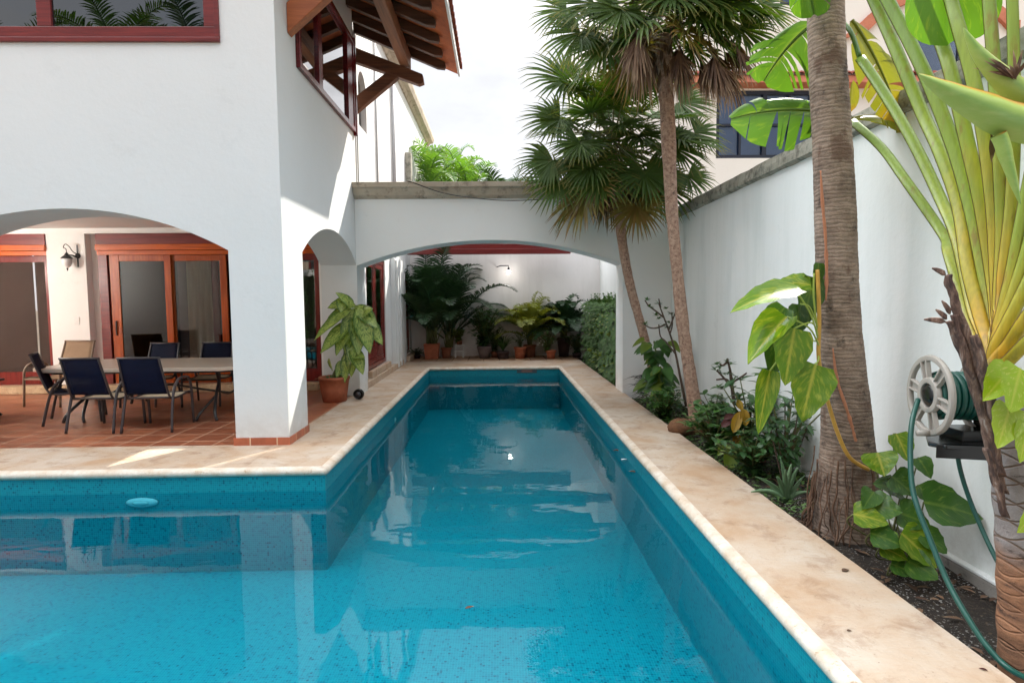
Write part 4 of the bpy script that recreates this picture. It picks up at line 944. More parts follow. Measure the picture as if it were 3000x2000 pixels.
# ================================================================== big ringed palm
bt = thing('ringed_palm', 'thick dark ringed palm trunk rising out of the frame beside the coping', 'palm', (2.50, 4.25, -.1))
pts = spline([P(2478, 1610, 4.2), P(2484, 1400, 4.2), P(2478, 1200, 4.2), P(2464, 1000, 4.2), P(2452, 800, 4.2), P(2446, 600, 4.2), P(2437, 400, 4.2), P(2425, 200, 4.2), P(2418, 0, 4.2), P(2414, -200, 4.2), P(2410, -400, 4.2), P(2408, -800, 4.2), P(2402, -1200, 4.2), P(2400, -1650, 4.2)], 8)
rng = random.Random(4); rr = []
for i, p in enumerate(pts):
    v = 1-i/(len(pts)-1); z = p.z
    rr.append(float(np.interp(z, [-.2, .1, .3, .8, 1.3, 2.2, 3.2, 5.5], [.232, .214, .198, .160, .138, .134, .121, .105]))*rng.uniform(.985, 1.02))
fine = []; fr = []
for i in range(len(pts)-1):
    for k in range(5):
        fine.append(pts[i].lerp(pts[i+1], k/5)); fr.append(lerp(rr[i], rr[i+1], k/5)*(1+.006*math.sin((i*5+k)*1.7)))
q = MB(); q.tube(fine, fr, 28); q.build('trunk', M['bark_big'], bt)
q = MB()
for k in range(46):
    a = rng.uniform(2.4, 6.6); r0 = .192; b0 = Vector((2.515+r0*math.cos(a), 4.2+r0*math.sin(a), rng.uniform(.15, .5))); pts2 = [b0]
    for j in range(1, 6): pts2.append(Vector((2.52+(r0+.012*j+rng.uniform(-.01, .014))*math.cos(a+.05*j*rng.uniform(-1, 1)), 4.2+(r0+.014*j+rng.uniform(-.01, .014))*math.sin(a+.04*j*rng.uniform(-1, 1)), lerp(b0.z, -.13, j/5))))
    q.tube(spline(pts2, 3), rng.uniform(.003, .008), 5)
q.build('aerial_roots', M['bark_root'], bt)
q = MB(); top = fine[-1]
for k, d in enumerate(dirs(13, 62, -12, rng)): frond(q, top+d*.1, d, 2.3, 44, .52, .036, .75, rng)
q.build('crown', M['areca'], bt)
scar = plain('pink_scar', S(176, 116, 86), .8, nz=.3)
for pl in (((2404, 500, 4.095), (2410, 600, 4.09), (2418, 690, 4.085), (2422, 800, 4.08), (2420, 880, 4.08)), ((2440, 1020, 4.066), (2452, 1110, 4.06), (2478, 1190, 4.046), (2500, 1260, 4.04), (2520, 1340, 4.03))):
    q = MB(); pts = spline([P(*v) for v in pl], 6); q.tube(pts, [(.013 if 2 < i_ < len(pts)-3 else .006)*random.Random(i_).uniform(.6, 1.2) for i_ in range(len(pts))], 8, True, .5, (1, 0, 0)); q.build('bark_scar', scar, bt)

# ================================================================== vine on the big trunk
vine = thing('climbing_vine', 'large-leaved variegated vine climbing the left side of the thick ringed trunk', 'vine', (2.4, 4.1, .2))
q = MB(); q.tube(spline([P(2545, 1375, 3.98), P(2490, 1340, 3.96), P(2455, 1270, 3.97), P(2428, 1185, 3.99), P(2408, 1110, 4.0), P(2398, 1040, 4.02), P(2400, 950, 4.06), P(2398, 860, 4.07), P(2394, 790, 4.08)], 6), .014, 8); q.build('stem', M['vinestem'], vine)
q = MB()
for a, m_, c in (((2396, 990), (2375, 920), (2330, 848)), ((2398, 1010), (2370, 960), (2306, 928)), ((2396, 980), (2378, 945), (2326, 962)), ((2394, 960), (2384, 870), (2385, 800)), ((2392, 950), (2372, 900), (2345, 890)), ((2398, 1040), (2397, 1055), (2389, 1070)), ((2396, 1060), (2350, 1090), (2318, 1096)), ((2396, 1000), (2330, 1000), (2256, 1085))):
    q.tube(spline([P(*a, 4.02), P(*m_, 3.98), P(*c, 3.96)], 5), .006, 6)
q.build('leaf_stalks', M['vinegreen'], vine)
def leaf_px(q, b0, tip, wpx, y0, y1, shape='heart', fold=.12, bend=.25, up=(-.15, -.8, .6), wave=.03, ph=0):
    a, c = P(*b0, y0), P(*tip, y1); L = (c-a).length*1.05; W = 1.12*wpx/F_PX*y0
    d = unit(c-a+Vector((0, 0, L*bend*.62))); leaf(q, a, d, up, L, W, shape, bend, fold, 10, wave, ph)
q = MB()
leaf_px(q, (2338, 845), (2150, 925), 92, 3.96, 3.86, up=(-.1, -.55, .9), bend=.35)
leaf_px(q, (2375, 835), (2278, 830), 66, 4.08, 4.10, up=(0, -.7, .7), bend=.2)
leaf_px(q, (2306, 928), (2200, 1064), 96, 3.99, 3.92, fold=.3, up=(-.7, -.6, .4), ph=2)
leaf_px(q, (2328, 962), (2302, 1122), 112, 3.90, 3.84, fold=.06, up=(.1, -1, .25), ph=1)
leaf_px(q, (2390, 1068), (2352, 1230), 118, 3.90, 3.80, fold=.1, up=(-.1, -1, .3), wave=.05, ph=3)
leaf_px(q, (2256, 1085), (2224, 1265), 60, 4.02, 3.96, fold=.2, up=(-.2, -1, .3), ph=2)
q.build('foliage', M['pothos'], vine)
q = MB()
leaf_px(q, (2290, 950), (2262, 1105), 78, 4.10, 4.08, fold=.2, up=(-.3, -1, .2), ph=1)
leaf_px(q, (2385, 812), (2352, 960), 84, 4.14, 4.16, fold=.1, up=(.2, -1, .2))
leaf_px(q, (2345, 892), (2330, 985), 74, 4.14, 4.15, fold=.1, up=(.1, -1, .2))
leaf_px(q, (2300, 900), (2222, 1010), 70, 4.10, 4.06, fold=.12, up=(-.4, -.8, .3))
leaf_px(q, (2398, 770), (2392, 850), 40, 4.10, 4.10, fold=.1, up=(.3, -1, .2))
q.build('shaded_foliage', M['pothos_dark'], vine)  # these leaves take a darker green, shade painted into the colour
# vine at the foot of the trunk
v2 = thing('ground_vine', 'dark heart-leaved vine heaped on the soil between the thick trunk and the hose', 'vine', (2.7, 3.75, -.1))
q = MB(); q2 = MB(); st_ = MB(); rng = random.Random(31)
LV = [((2570, 1325), (2590, 1392), 78, 3.75), ((2612, 1395), (2675, 1450), 90, 3.72), ((2556, 1480), (2640, 1500), 78, 3.62), ((2500, 1505), (2600, 1535), 72, 3.58), ((2706, 1470), (2872, 1520), 118, 3.5), ((2550, 1560), (2640, 1600), 84, 3.5), ((2640, 1560), (2735, 1660), 104, 3.48), ((2630, 1500), (2720, 1540), 84, 3.6), ((2655, 1640), (2745, 1695), 78, 3.42), ((2625, 1270), (2660, 1350), 62, 3.8), ((2690, 1340), (2725, 1400), 46, 3.7), ((2640, 1440), (2560, 1420), 66, 3.75), ((2580, 1600), (2655, 1640), 66, 3.5), ((2560, 1440), (2530, 1490), 50, 3.65), ((2700, 1560), (2770, 1620), 70, 3.5), ((2600, 1545), (2560, 1600), 60, 3.55), ((2690, 1420), (2735, 1480), 60, 3.62), ((2610, 1650), (2690, 1690), 60, 3.45)]
for k, (a, c, w_, y) in enumerate(LV):
    leaf_px(q if k % 3 else q2, a, c, w_*1.15, y, y-.08, 'heart', .10, .2, (rng.uniform(-.4, .2), -.7, .75), .03, k)
    a3 = P(*a, y); st_.tube(spline([a3, a3+Vector((.02, .05, -.10)), Vector((2.66+rng.uniform(-.08, .08), 3.75+rng.uniform(-.15, .1), -.1))], 4), .005, 5)
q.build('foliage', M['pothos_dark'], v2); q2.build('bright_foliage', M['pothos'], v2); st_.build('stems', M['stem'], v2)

# ================================================================== traveller's palm
tp = thing('travellers_palm', 'fan-shaped palm with a flat spread of yellow-green leaf stalks at the right edge', 'palm', (2.26, 2.55, -.2))
tc_ = [(3030, 2080), (3020, 1900), (3015, 1700), (3008, 1500), (2990, 1320), (2965, 1180), (2935, 1075)]
q = MB(); pts = spline([P(u, v, 2.55) for u, v in tc_], 8); rr = [float(np.interp(i/(len(pts)-1), [0, .3, .6, .8, .92, 1], [.128, .118, .120, .105, .07, .03]))*(1+.03*math.sin(i*1.3)) for i in range(len(pts))]
q.tube(pts, rr, 24); q.build('trunk', M['woven'], tp)
PT = [  # photo polylines of the stalks, tip depth, width
    ([(2893, 1101), (2875, 1020), (2826, 900), (2777, 739), (2763, 687), (2652, 527), (2580, 430), (2495, 355)], 4.3, 34),
    ([(2893, 1060), (2880, 985), (2848, 900), (2803, 700), (2754, 580), (2679, 424), (2598, 286), (2520, 170)], 4.0, 38),
    ([(2906, 1035), (2875, 940), (2835, 784), (2808, 603), (2754, 446), (2701, 330), (2629, 156), (2560, 0), (2480, -170)], 3.7, 42),
    ([(2914, 1010), (2911, 940), (2884, 806), (2848, 625), (2799, 446), (2732, 268), (2670, 134), (2600, 0), (2520, -150)], 3.4, 44),
    ([(2922, 985), (2920, 927), (2911, 829), (2875, 603), (2830, 402), (2786, 214), (2754, 116), (2715, 0), (2660, -160)], 3.15, 44),
    ([(2926, 960), (2924, 900), (2911, 625), (2884, 402), (2848, 223), (2808, 80), (2780, -20), (2740, -170)], 2.95, 44),
    ([(2930, 930), (2928, 887), (2936, 670), (2925, 400), (2911, 180), (2897, 0), (2885, -170)], 2.75, 42),
    ([(2934, 905), (2940, 800), (2962, 600), (2972, 350), (2968, 100), (2962, -120)], 2.62, 38)]
q = MB(); tips = []
ctr = P(2912, 1120, 2.55)
for k, (pl, yt, wp) in enumerate(PT):
    n = len(pl); pts = [ctr+Vector((0, .02, -.03))]+[P(u, v, lerp(2.56, yt, (i/(n-1))**1.25)) for i, (u, v) in enumerate(pl)]
    pts = spline(pts, 5); m_ = len(pts); w0 = wp*.84/F_PX/2
    rd = [w0*pts[i].y*float(np.interp(i/(m_-1), [0, .12, .3, .6, 1], [.75, 1.0, 1.02, 1.0, .85])) for i in range(m_)]
    q.tube(pts, rd, 12, True, .42, (.75, -.65, 0)); tips.append((pts[-1], unit(pts[-1]-pts[-4])))
RT = [([(2905, 1075), (2955, 1010), (2990, 955), (3040, 880), (3120, 740)], 2.35, 46), ([(2908, 1045), (2945, 960), (2985, 880), (3040, 760), (3110, 560)], 2.42, 44), ([(2915, 1020), (2940, 940), (2968, 860), (3005, 740), (3050, 560)], 2.48, 42), ([(2922, 990), (2940, 900), (2962, 800), (2985, 670), (3020, 480)], 2.52, 40), ([(2900, 1100), (2950, 1060), (3000, 1010), (3070, 940), (3160, 840)], 2.28, 46)]
for k, (pl, yt, wp) in enumerate(RT):
    n = len(pl); pts = [ctr+Vector((0, -.03, -.03))]+[P(u, v, lerp(2.53, yt, i/(n-1))) for i, (u, v) in enumerate(pl)]; d = unit(pts[-1]-pts[-2]); pts += [pts[-1]+d*.4, pts[-1]+d*.9]
    pts = spline(pts, 5); m_ = len(pts); w0 = wp*.80/F_PX*2.5/2
    q.tube(pts, [w0*float(np.interp(i/(m_-1), [0, .2, .5, 1], [.75, 1.05, .95, .55])) for i in range(m_)], 12, True, .55, (.75, -.65, 0)); tips.append((pts[-1], unit(pts[-1]-pts[-4])))
q.build('leaf_stalks', M['petiole'], tp)
def blade(q, a, d, up, L, W, seed, splits=9, droop=.7):
    """a banana-like blade torn into strips on each side of the midrib"""
    rng = random.Random(seed); d = unit(d); down = Vector((0, 0, -1)); p = Vector(a); k = 18; mid = []; fr_ = []
    for i in range(k+1):
        t = i/k; dd = unit(d+down*droop*t*1.3); sd = unit(dd.cross(Vector(up))); mid.append(p.copy()); fr_.append((dd, sd, unit(sd.cross(dd)))); p = p+dd*(L/k)
    for sg in (-1, 1):
        cuts = sorted(rng.sample(range(2, k-1), min(splits, k-4))) if splits else []
        seg = [0]+cuts+[k]
        for c0, c1 in zip(seg, seg[1:]):
            rows = []; sag = rng.uniform(.1, .55); sl_ = rng.uniform(-.12, .25)
            for i in range(c0, c1+1):
                t = i/k; w_ = W/2*max(.05, SHAPE['ellip'](min(.985, max(.015, t)))); dd, sd, nn = fr_[i]; row = []
                shr = -.04 if (i == c0 and c0) else (.04 if (i == c1 and c1 < k) else 0)
                for j in range(5):
                    x = j/4; pp = mid[i]+sd*sg*w_*x*(1-.15*sag*x)+dd*(w_*x*(.28+sl_)*1+shr*-x*L*.25)+nn*(.10*w_*math.sin(math.pi*x))+down*(sag*w_*x*x); row.append((tuple(pp), (.5+sg*.5*x, t)))
                rows.append(row)
            o = len(q.v); b_ = 5
            q.v += [c[0] for r_ in rows for c in r_]; uvs = [c[1] for r_ in rows for c in r_]
            for i in range(len(rows)-1):
                for j in range(4):
                    f = [i*b_+j, i*b_+j+1, (i+1)*b_+j+1, (i+1)*b_+j]; q.f.append([o+z for z in f]); q.uv.append([uvs[z] for z in f]); q.sm.append(True)
    q.tube(mid, [lerp(.016, .004, i/k) for i in range(k+1)], 6)
q = MB()
blade(q, P(2493, 345, 4.36), (-1, .12, .30), (-.1, -1, .45), .86, .46, 3, 7, .42)
blade(q, P(2440, 40, 4.5), (-.62, .0, -.25), (0, -1, .35), .72, .50, 5, 7, .95)
q.tube(spline([P(2518, 168, 4.0), P(2490, 90, 4.2), P(2440, 40, 4.5)], 5), .016, 8)
for k, (p_, d_) in enumerate(tips[2:8]): blade(q, p_, d_+Vector((-.05, .02, 0)), Vector((-.6, -.7, .3)), 1.5, .5, 40+k, 4, .5)
for k, (p_, d_) in enumerate(tips[8:]): blade(q, p_, d_, Vector((-.5, -.7, .4)), 1.5, .5, 60+k, 4, .6)
blade(q, P(2790, -260, 2.9), (.05, -.02, -1), (-.25, -1, .05), .60, .43, 9, 0, .0)
blade(q, P(2350, -120, 3.95), (.28, 0, -1), (-.2, -1, 0), .36, .26, 12, 3, .2)
q.build('leaf_blades', M['banana'], tp)
q = MB()
blade(q, P(2495, 60, 4.28), (.40, -.03, -.55), (.1, -1, .3), .78, .40, 21, 6, .6)
blade(q, P(2495, 350, 4.36), (.35, -.1, .1), (0, -.4, 1), .36, .26, 23, 4, .9)
leaf(q, P(2500, 235, 4.18), (-.06, 0, -1), (.4, -1, 0), .22, .10, 'ellip', .1, .2, 6)
tag(q.build('yellow_blades', M['banana_yel'], tp), 'sun-yellowed torn leaf blades')
# boat-shaped flower bracts
def bract(q, pts, wpx, y):
    pts = spline([P(u, v, y) for u, v in pts], 7); k = len(pts); rows = []
    for i, p in enumerate(pts):
        t = i/(k-1); tg = unit(pts[min(i+1, k-1)]-pts[max(0, i-1)]); s = unit(tg.cross(Vector((0, 1, 0)))); w_ = wpx/F_PX*y*float(np.interp(t, [0, .25, .6, 1], [.04, .5, .92, 1]))
        if s.z < 0: s = -s
        rows.append([tuple(p+s*w_*(.5-x)+Vector((0, -w_*.42*math.sin(math.pi*x), 0))) for x in np.linspace(0, 1, 8)])
    rows2 = [[(a[0], 2*y-a[1]+.0, a[2]) for a in r] for r in rows]
    q.grid(rows); q.grid(rows2)
q = MB()
bract(q, [(2690, 218), (2770, 265), (2860, 310), (2950, 350), (3060, 375)], 118, 2.45)
bract(q, [(2822, 82), (2862, 150), (2915, 210), (2975, 262), (3060, 300)], 84, 2.5)
bract(q, [(2990, 600), (2972, 540), (2950, 470), (2936, 420), (2925, 395)][::1], 52, 2.42)
q.build('flower_bracts', M['bract'], tp)
rng = random.Random(77)
q = MB()
for k in range(16): leaf(q, P(2975+rng.uniform(-4, 4), 232+rng.uniform(-4, 4), 2.44), (rng.uniform(-.8, .3), rng.uniform(-.3, .3), rng.uniform(.2, 1)), (0, -1, 0), rng.uniform(.06, .16), .018, 'lance', .2, .2, 3)
q.build('dried_flower', M['dead'], tp)
q = MB(); leaf(q, P(2905, 392, 2.47), (.03, 0, -1), (0, -1, 0), .12, .03, 'lance', .1, .2, 4); q.build('dried_flower', M['dead'], tp)
# torn dry sheaths on the left of the trunk
q = MB(); rng = random.Random(6)
SH = [([(2938, 1440), (2912, 1350), (2884, 1240), (2850, 1120), (2810, 1010), (2775, 940)], 30), ([(2930, 1390), (2905, 1290), (2874, 1190), (2838, 1080), (2808, 990), (2790, 920)], 30), ([(2922, 1300), (2898, 1210), (2868, 1110), (2838, 1010), (2806, 920), (2782, 845), (2772, 805)], 26), ([(2940, 1510), (2922, 1440), (2902, 1370), (2884, 1310)], 18), ([(2912, 1230), (2894, 1150), (2872, 1060), (2850, 980)], 30)]
for k, (pl, wp) in enumerate(SH):
    pts = spline([P(u, v, 2.50-.015*k) for u, v in pl], 5); m_ = len(pts); rows = []
    for i, p in enumerate(pts):
        w_ = 1.0*wp/F_PX*2.5*(.35+.65*math.sin(math.pi*min(1, .15+.75*i/(m_-1))))*rng.uniform(.85, 1.12); rows.append([(p.x+w_*(x-.5), p.y-.03*math.sin(math.pi*x)+.006*math.sin(9*x+i), p.z+w_*.3*(x-.5)) for x in np.linspace(0, 1, 7)])
    q.grid(rows)
for u, v, du, dv in ((2772, 942, -62, -10), (2775, 935, -30, -30), (2772, 805, -38, -22), (2785, 920, -22, -40)):
    a = P(u, v, 2.47); c = P(u+du, v+dv, 2.46); leaf(q, a, c-a, (0, -1, .2), (c-a).length, .02, 'strap', .1, .3, 4)
def sheath_mat():
    t = T('torn_dry_sheath'); p = t.pos((26, 26, 3)); n = t.noise(p, 1.2, 7, .7, .6)
    c = t.ramp(n, [(.3, S(36, 27, 28)), (.45, S(74, 54, 48)), (.58, S(124, 98, 84)), (.70, S(168, 158, 152))])
    return t.surf(t.bsdf(c, .8, t.bump(n, .7, .02)))
q.build('dry_sheaths', sheath_mat(), tp, 0, None, .006)
# vine leaves in front of the trunk
v3 = thing('lime_vine', 'bright lime variegated vine leaves hugging the woven trunk at the right edge', 'vine', (2.2, 2.4, .6))
q = MB()
leaf_px(q, (2960, 1085), (2885, 1175), 92, 2.36, 2.30, up=(-.4, -1, .5), fold=.22)
leaf_px(q, (2990, 1080), (2960, 1205), 120, 2.30, 2.24, up=(.1, -1, .4), fold=.1, ph=2)
leaf_px(q, (2962, 1190), (2925, 1310), 92, 2.32, 2.26, up=(-.2, -1, .3), fold=.12, ph=1)
leaf_px(q, (3015, 1240), (2990, 1350), 80, 2.28, 2.24, up=(0, -1, .4))
leaf_px(q, (3040, 1500), (2984, 1560), 60, 2.34, 2.30, up=(0, -1, .4))
q.build('foliage', M['pothos_lime'], v3)
q = MB(); q.tube(spline([P(3060, 1700, 2.40), P(3030, 1400, 2.39), P(3010, 1200, 2.38), P(2990, 1090, 2.36), P(2965, 1085, 2.36)], 5), .009, 6); q.build('stem', M['vinegreen'], v3)

# ================================================================== hose reel
hr = thing('hose_reel', 'wall-mounted hose reel with spoked beige wheels and wound green hose', 'hose reel', (2.55, 3.28, .8))
RA = math.radians(-9)      # the axle turns a little away from square with the wall
cx_, cy_, cz_ = 2.42, 3.24, 1.045
def reel(p): # local (axle, across, up) -> world
    return (cx_+p[0]*math.cos(RA)-p[1]*math.sin(RA), cy_+p[0]*math.sin(RA)+p[1]*math.cos(RA), cz_+p[2])
def rb(q, name, mat, par, bevel=0): q.v = [reel(p) for p in q.v]; return q.build(name, mat, par, bevel)
RO = .222
for x0, nm in ((0, 'wheel'), (.27, 'wheel')):
    q = MB(); q.lathe([(RO, -.014), (RO+.006, 0), (RO, .014), (RO-.026, .014), (RO-.030, 0), (RO-.026, -.014)], (x0, 0, 0), 48, 'x', True, True)
    q.lathe([(.068, -.018), (.098, -.018), (.104, 0), (.098, .012), (.068, .012)], (x0, 0, 0), 36, 'x', True, True)
    for k in range(6):
        a = R(60*k+12); 
        for o in (-.020, .020):
            c, s = math.cos(a), math.sin(a); q.bar((x0-.002, .095*c-o*s, .095*s+o*c), (x0-.002, (RO-.02)*c-o*1.35*s, (RO-.02)*s+o*1.35*c), .010, .026, (1, 0, 0))
        c, s = math.cos(a), math.sin(a); q.bar((x0+.006, .095*c, .095*s), (x0+.006, (RO-.02)*c, (RO-.02)*s), .046, .006, (-s*0+1, 0, 0)) if False else q.prism([(.09*c-.022*s, .09*s+.022*c), (.09*c+.022*s, .09*s-.022*c), ((RO-.015)*c+.030*s, (RO-.015)*s-.030*c), ((RO-.015)*c-.030*s, (RO-.015)*s+.030*c)], 'x', x0+.001, x0+.006)
    wl = rb(q, nm, M['grey_plastic'], hr, .002)
    if x0 == 0:
        q = MB(); q.lathe([(0, -.022), (.03, -.022), (.055, -.016), (.066, -.005)], (0, 0, 0), 28, 'x'); rb(q, 'hub_cap', M['black_plastic'], wl)
        q = MB(); q.tube([(-.01, -.03, -RO+.012), (-.075, -.03, -RO+.012)], .017, 14); rb(q, 'crank_handle', M['grey_plastic'], wl)
q = MB()
for k in range(7):
    for L_, rr_ in ((0, .100), (1, .121)):
        x = .028+k*.033+(.016 if L_ % 2 else 0)
        if x < .255: q.lathe([(rr_+.0155*math.cos(2*math.pi*j/8), .0155*math.sin(2*math.pi*j/8)) for j in range(8)], (x, 0, 0), 40, 'x', True, True)
rb(q, 'wound_hose', M['hose'], hr)
q = MB(); q.tube([(.02, 0, 0), (.26, 0, 0)], .085, 20); rb(q, 'drum', M['black_plastic'], hr)
q = MB(); q.prism([(cx_-.02, 3.08), (cx_+.30, 3.02), (2.905, 3.10), (2.905, 3.36), (cx_+.06, 3.34), (cx_-.06, 3.16)], 'z', .775, .80); q.box(cx_+.12, 2.91, 3.14, 3.32, .80, .86); q.box(cx_+.30, cx_+.33, 3.16, 3.30, .80, 1.06); q.box(2.89, 2.917, 3.06, 3.42, .62, 1.12); q.build('wall_bracket', M['black_plastic'], hr, .006)
q = MB(); q.prism([(cx_-.06, 3.10), (cx_+.30, 3.00), (cx_+.30, 3.03), (cx_-.03, 3.125)], 'z', .725, .80); q.build('tray_lip', M['black_plastic'], hr, .004)
hose = MB()
ph_ = [((2690, 1170), 3.24), ((2672, 1235), 3.16), ((2667, 1320), 3.10), ((2672, 1420), 3.02), ((2690, 1490), 2.95), ((2725, 1580), 2.86), ((2775, 1700), 2.74), ((2830, 1800), 2.62), ((2890, 1890), 2.52), ((2960, 1960), 2.42)]
pts = [P(*a, y) for a, y in ph_]; pts += [Vector((pts[-1].x-.02, pts[-1].y-.25, .02)), Vector((pts[-1].x-.1, pts[-1].y-.8, .02))]
hose.tube(spline(pts, 6), .0135, 10)
tag(hose.build('hose', M['hose'], None, 0, tuple(pts[0])), 'green hose hanging from the reel and trailing over the soil to the coping', 'hose')
h2 = MB(); h2.tube(spline([P(*a, y) for a, y in (((2800, 1290), 3.32), ((2812, 1370), 3.30), ((2838, 1455), 3.26), ((2875, 1545), 3.18), ((2915, 1630), 3.08), ((2950, 1690), 3.0), ((2990, 1745), 2.9), ((3040, 1790), 2.8))], 6), .0125, 10)
tag(h2.build('hose', M['hose'], None, 0, tuple(P(2800, 1290, 3.32))), 'shorter green supply hose running from the reel bracket behind the woven trunk', 'hose')

# ================================================================== big potted plant by the side arch
def pot_profile(r0, r1, h, rim=.02, rh=.05):
    return [(0, 0), (r0, 0), (lerp(r0, r1, .5)*1.02, h*.5), (r1, h-rh), (r1+rim, h-rh+.004), (r1+rim, h-.006), (r1+rim-.008, h), (r1-.015, h), (r1-.03, h-.05), (0, h-.055)]
def pot_at(root, c, r0, r1, h, mat, rim=.02, square=False):
    q = MB()
    if square:
        q.lathe([(r*1.41, z) for r, z in pot_profile(r0, r1, h, rim)[:-2]]+[(r1*.9*1.41, h-.05), (0, h-.05)], c, 4, 'z', False)
        a = R(45); q.v = [(c[0]+(x-c[0])*math.cos(a)-(y-c[1])*math.sin(a), c[1]+(x-c[0])*math.sin(a)+(y-c[1])*math.cos(a), z) for x, y, z in q.v]
    else: q.lathe(pot_profile(r0, r1, h, rim), c, 28)
    q.build('pot', mat, root)
    q = MB(); q.ball((c[0], c[1], c[2]+h-.06), r1*.9, 14, 6, (1, 1, .12), .08, random.Random(1)); q.build('soil', M['soilpot'], root)
dp = thing('potted_plant', 'cream-veined broad-leaved plant in a stained terracotta pot beside the side arch', 'potted plant', (-2.62, 9.50, 0))
pc = (-2.66, 9.50, 0)
pot_at(dp, pc, .185, .235, .40, M['terracotta'], .012)
q = MB(); cane = spline([Vector((pc[0]-.03, pc[1], .34)), Vector((pc[0]+.02, pc[1], .48)), Vector((pc[0]+.13, pc[1]-.02, .62)), Vector((pc[0]+.19, pc[1]-.03, .80)), Vector((pc[0]+.15, pc[1]-.03, 1.0)), Vector((pc[0]+.13, pc[1]-.03, 1.14))], 5)
q.tube(cane, [lerp(.026, .014, i/(len(cane)-1)) for i in range(len(cane))], 10); q.build('stem', M['stem'], dp)
DL = [((1035, 900), (985, 858), 26), ((1035, 905), (930, 1000), 36), ((1040, 895), (1100, 962), 38), ((1030, 900), (955, 960), 34), ((1045, 900), (1015, 1030), 46), ((1050, 905), (1050, 1035), 44), ((1050, 900), (1080, 1030), 46), ((1040, 890), (1018, 905), 30), ((1030, 945), (948, 1035), 38), ((1060, 930), (1115, 1010), 38), ((1030, 960), (990, 1040), 40), ((1020, 940), (1010, 912), 22), ((1035, 1000), (1030, 1100), 34), ((1030, 1015), (1060, 1095), 34), ((1020, 1030), (1012, 1118), 30), ((1005, 1055), (988, 1105), 22), ((1030, 1040), (1068, 1050), 26), ((975, 1085), (965, 1050), 24), ((1045, 960), (1030, 1060), 40), ((1062, 925), (1092, 905), 34), ((1020, 890), (962, 905), 34), ((1008, 870), (1000, 915), 30)]
q = MB(); rng = random.Random(9)
for k, (a, c, w_) in enumerate(DL):
    y0 = 9.47+rng.uniform(-.08, .08); leaf_px(q, a, c, w_*1.12, y0, y0-rng.uniform(.05, .2), 'ovate', rng.uniform(.08, .2), .35, (rng.uniform(-.3, .3), -.7, .7), .02, k)
q.build('foliage', M['dieff'], dp)
q = MB(); st2 = MB()
for k in range(26):
    a = rng.uniform(0, 6.28); rr_ = rng.uniform(.05, .19); b0 = Vector((pc[0]+rr_*math.cos(a)-.04, pc[1]+rr_*math.sin(a), .36)); leaf(q, b0, (math.cos(a), math.sin(a)-.3, rng.uniform(.3, 1.4)), (0, 0, 1), rng.uniform(.05, .10), .045, 'heart', .5, .1, 3)
q.build('small_foliage', M['shrub'], dp)
q = MB(); q.tube([Vector((pc[0]+.13, pc[1]-.03, 1.12)), Vector((pc[0]+.135, pc[1]-.03, 1.26))], [.008, .003], 6); q.build('spike', M['stem'], dp)

# ================================================================== row of pots along the back wall
def areca(root, c, n, L, seed, mat, h0=.0, nl=24, ll=.3, lw=.022, el=(84, 38), droop=.8, spread=.08, name='foliage'):
    rng = random.Random(seed); q = MB(); s_ = MB()
    for k, d in enumerate(dirs(n, el[0], el[1], rng)):
        b0 = Vector(c)+Vector((rng.uniform(-spread, spread), rng.uniform(-spread, spread), h0)); hgt = rng.uniform(.12, .32)*L
        up = unit(Vector((d.x*.25, d.y*.25, 1))); s_.tube([b0-up*h0*.9, b0+up*hgt], .012, 6); frond(q, b0+up*hgt, d, L*rng.uniform(.75, 1.08), nl, ll, lw, droop, rng)
    q.build(name, mat, root); s_.build('stems', M['stem'], root)
def shrub(root, c, n, h, rad, size, seed, mat, shape='ovate', name='foliage', stems=True, asp=.5, zmin=.1):
    rng = random.Random(seed); q = MB(); s_ = MB(); c = Vector(c); k = max(3, n//9); br = []
    for i in range(k):
        a = 6.283*i*.618; t = Vector((math.cos(a)*rad*rng.uniform(.2, .95), math.sin(a)*rad*rng.uniform(.2, .95), h*rng.uniform(.55, 1.0)))
        ln = spline([c, c+Vector((t.x*.25, t.y*.25, t.z*.5)), c+t], 4); br.append(ln); s_.tube(ln, [lerp(.008, .003, j/(len(ln)-1))*(1+h) for j in range(len(ln))], 5)
    for i in range(n):
        ln = rng.choice(br); p = ln[min(len(ln)-1, int(len(ln)*rng.uniform(zmin, 1.15)))]; a = rng.uniform(0, 6.283)
        d = Vector((math.cos(a), math.sin(a), rng.uniform(-.2, .8))); leaf(q, p, d, (0, 0, 1), size*rng.uniform(.65, 1.2), size*asp*rng.uniform(.8, 1.2), shape, rng.uniform(.2, .8), .12, 4, .02, i)
    q.build(name, mat, root)
    if stems: s_.build('stems', M['stem'], root)
PG = 'potted plants along the back wall'
def pp(label, u, v, cat='potted plant'):
    c = PZ(u, v, 0)
    if c.y > 16.5: c = P(u, v, 16.5); c.z = 0
    return thing('potted_plant', label, cat, tuple(c), PG), c
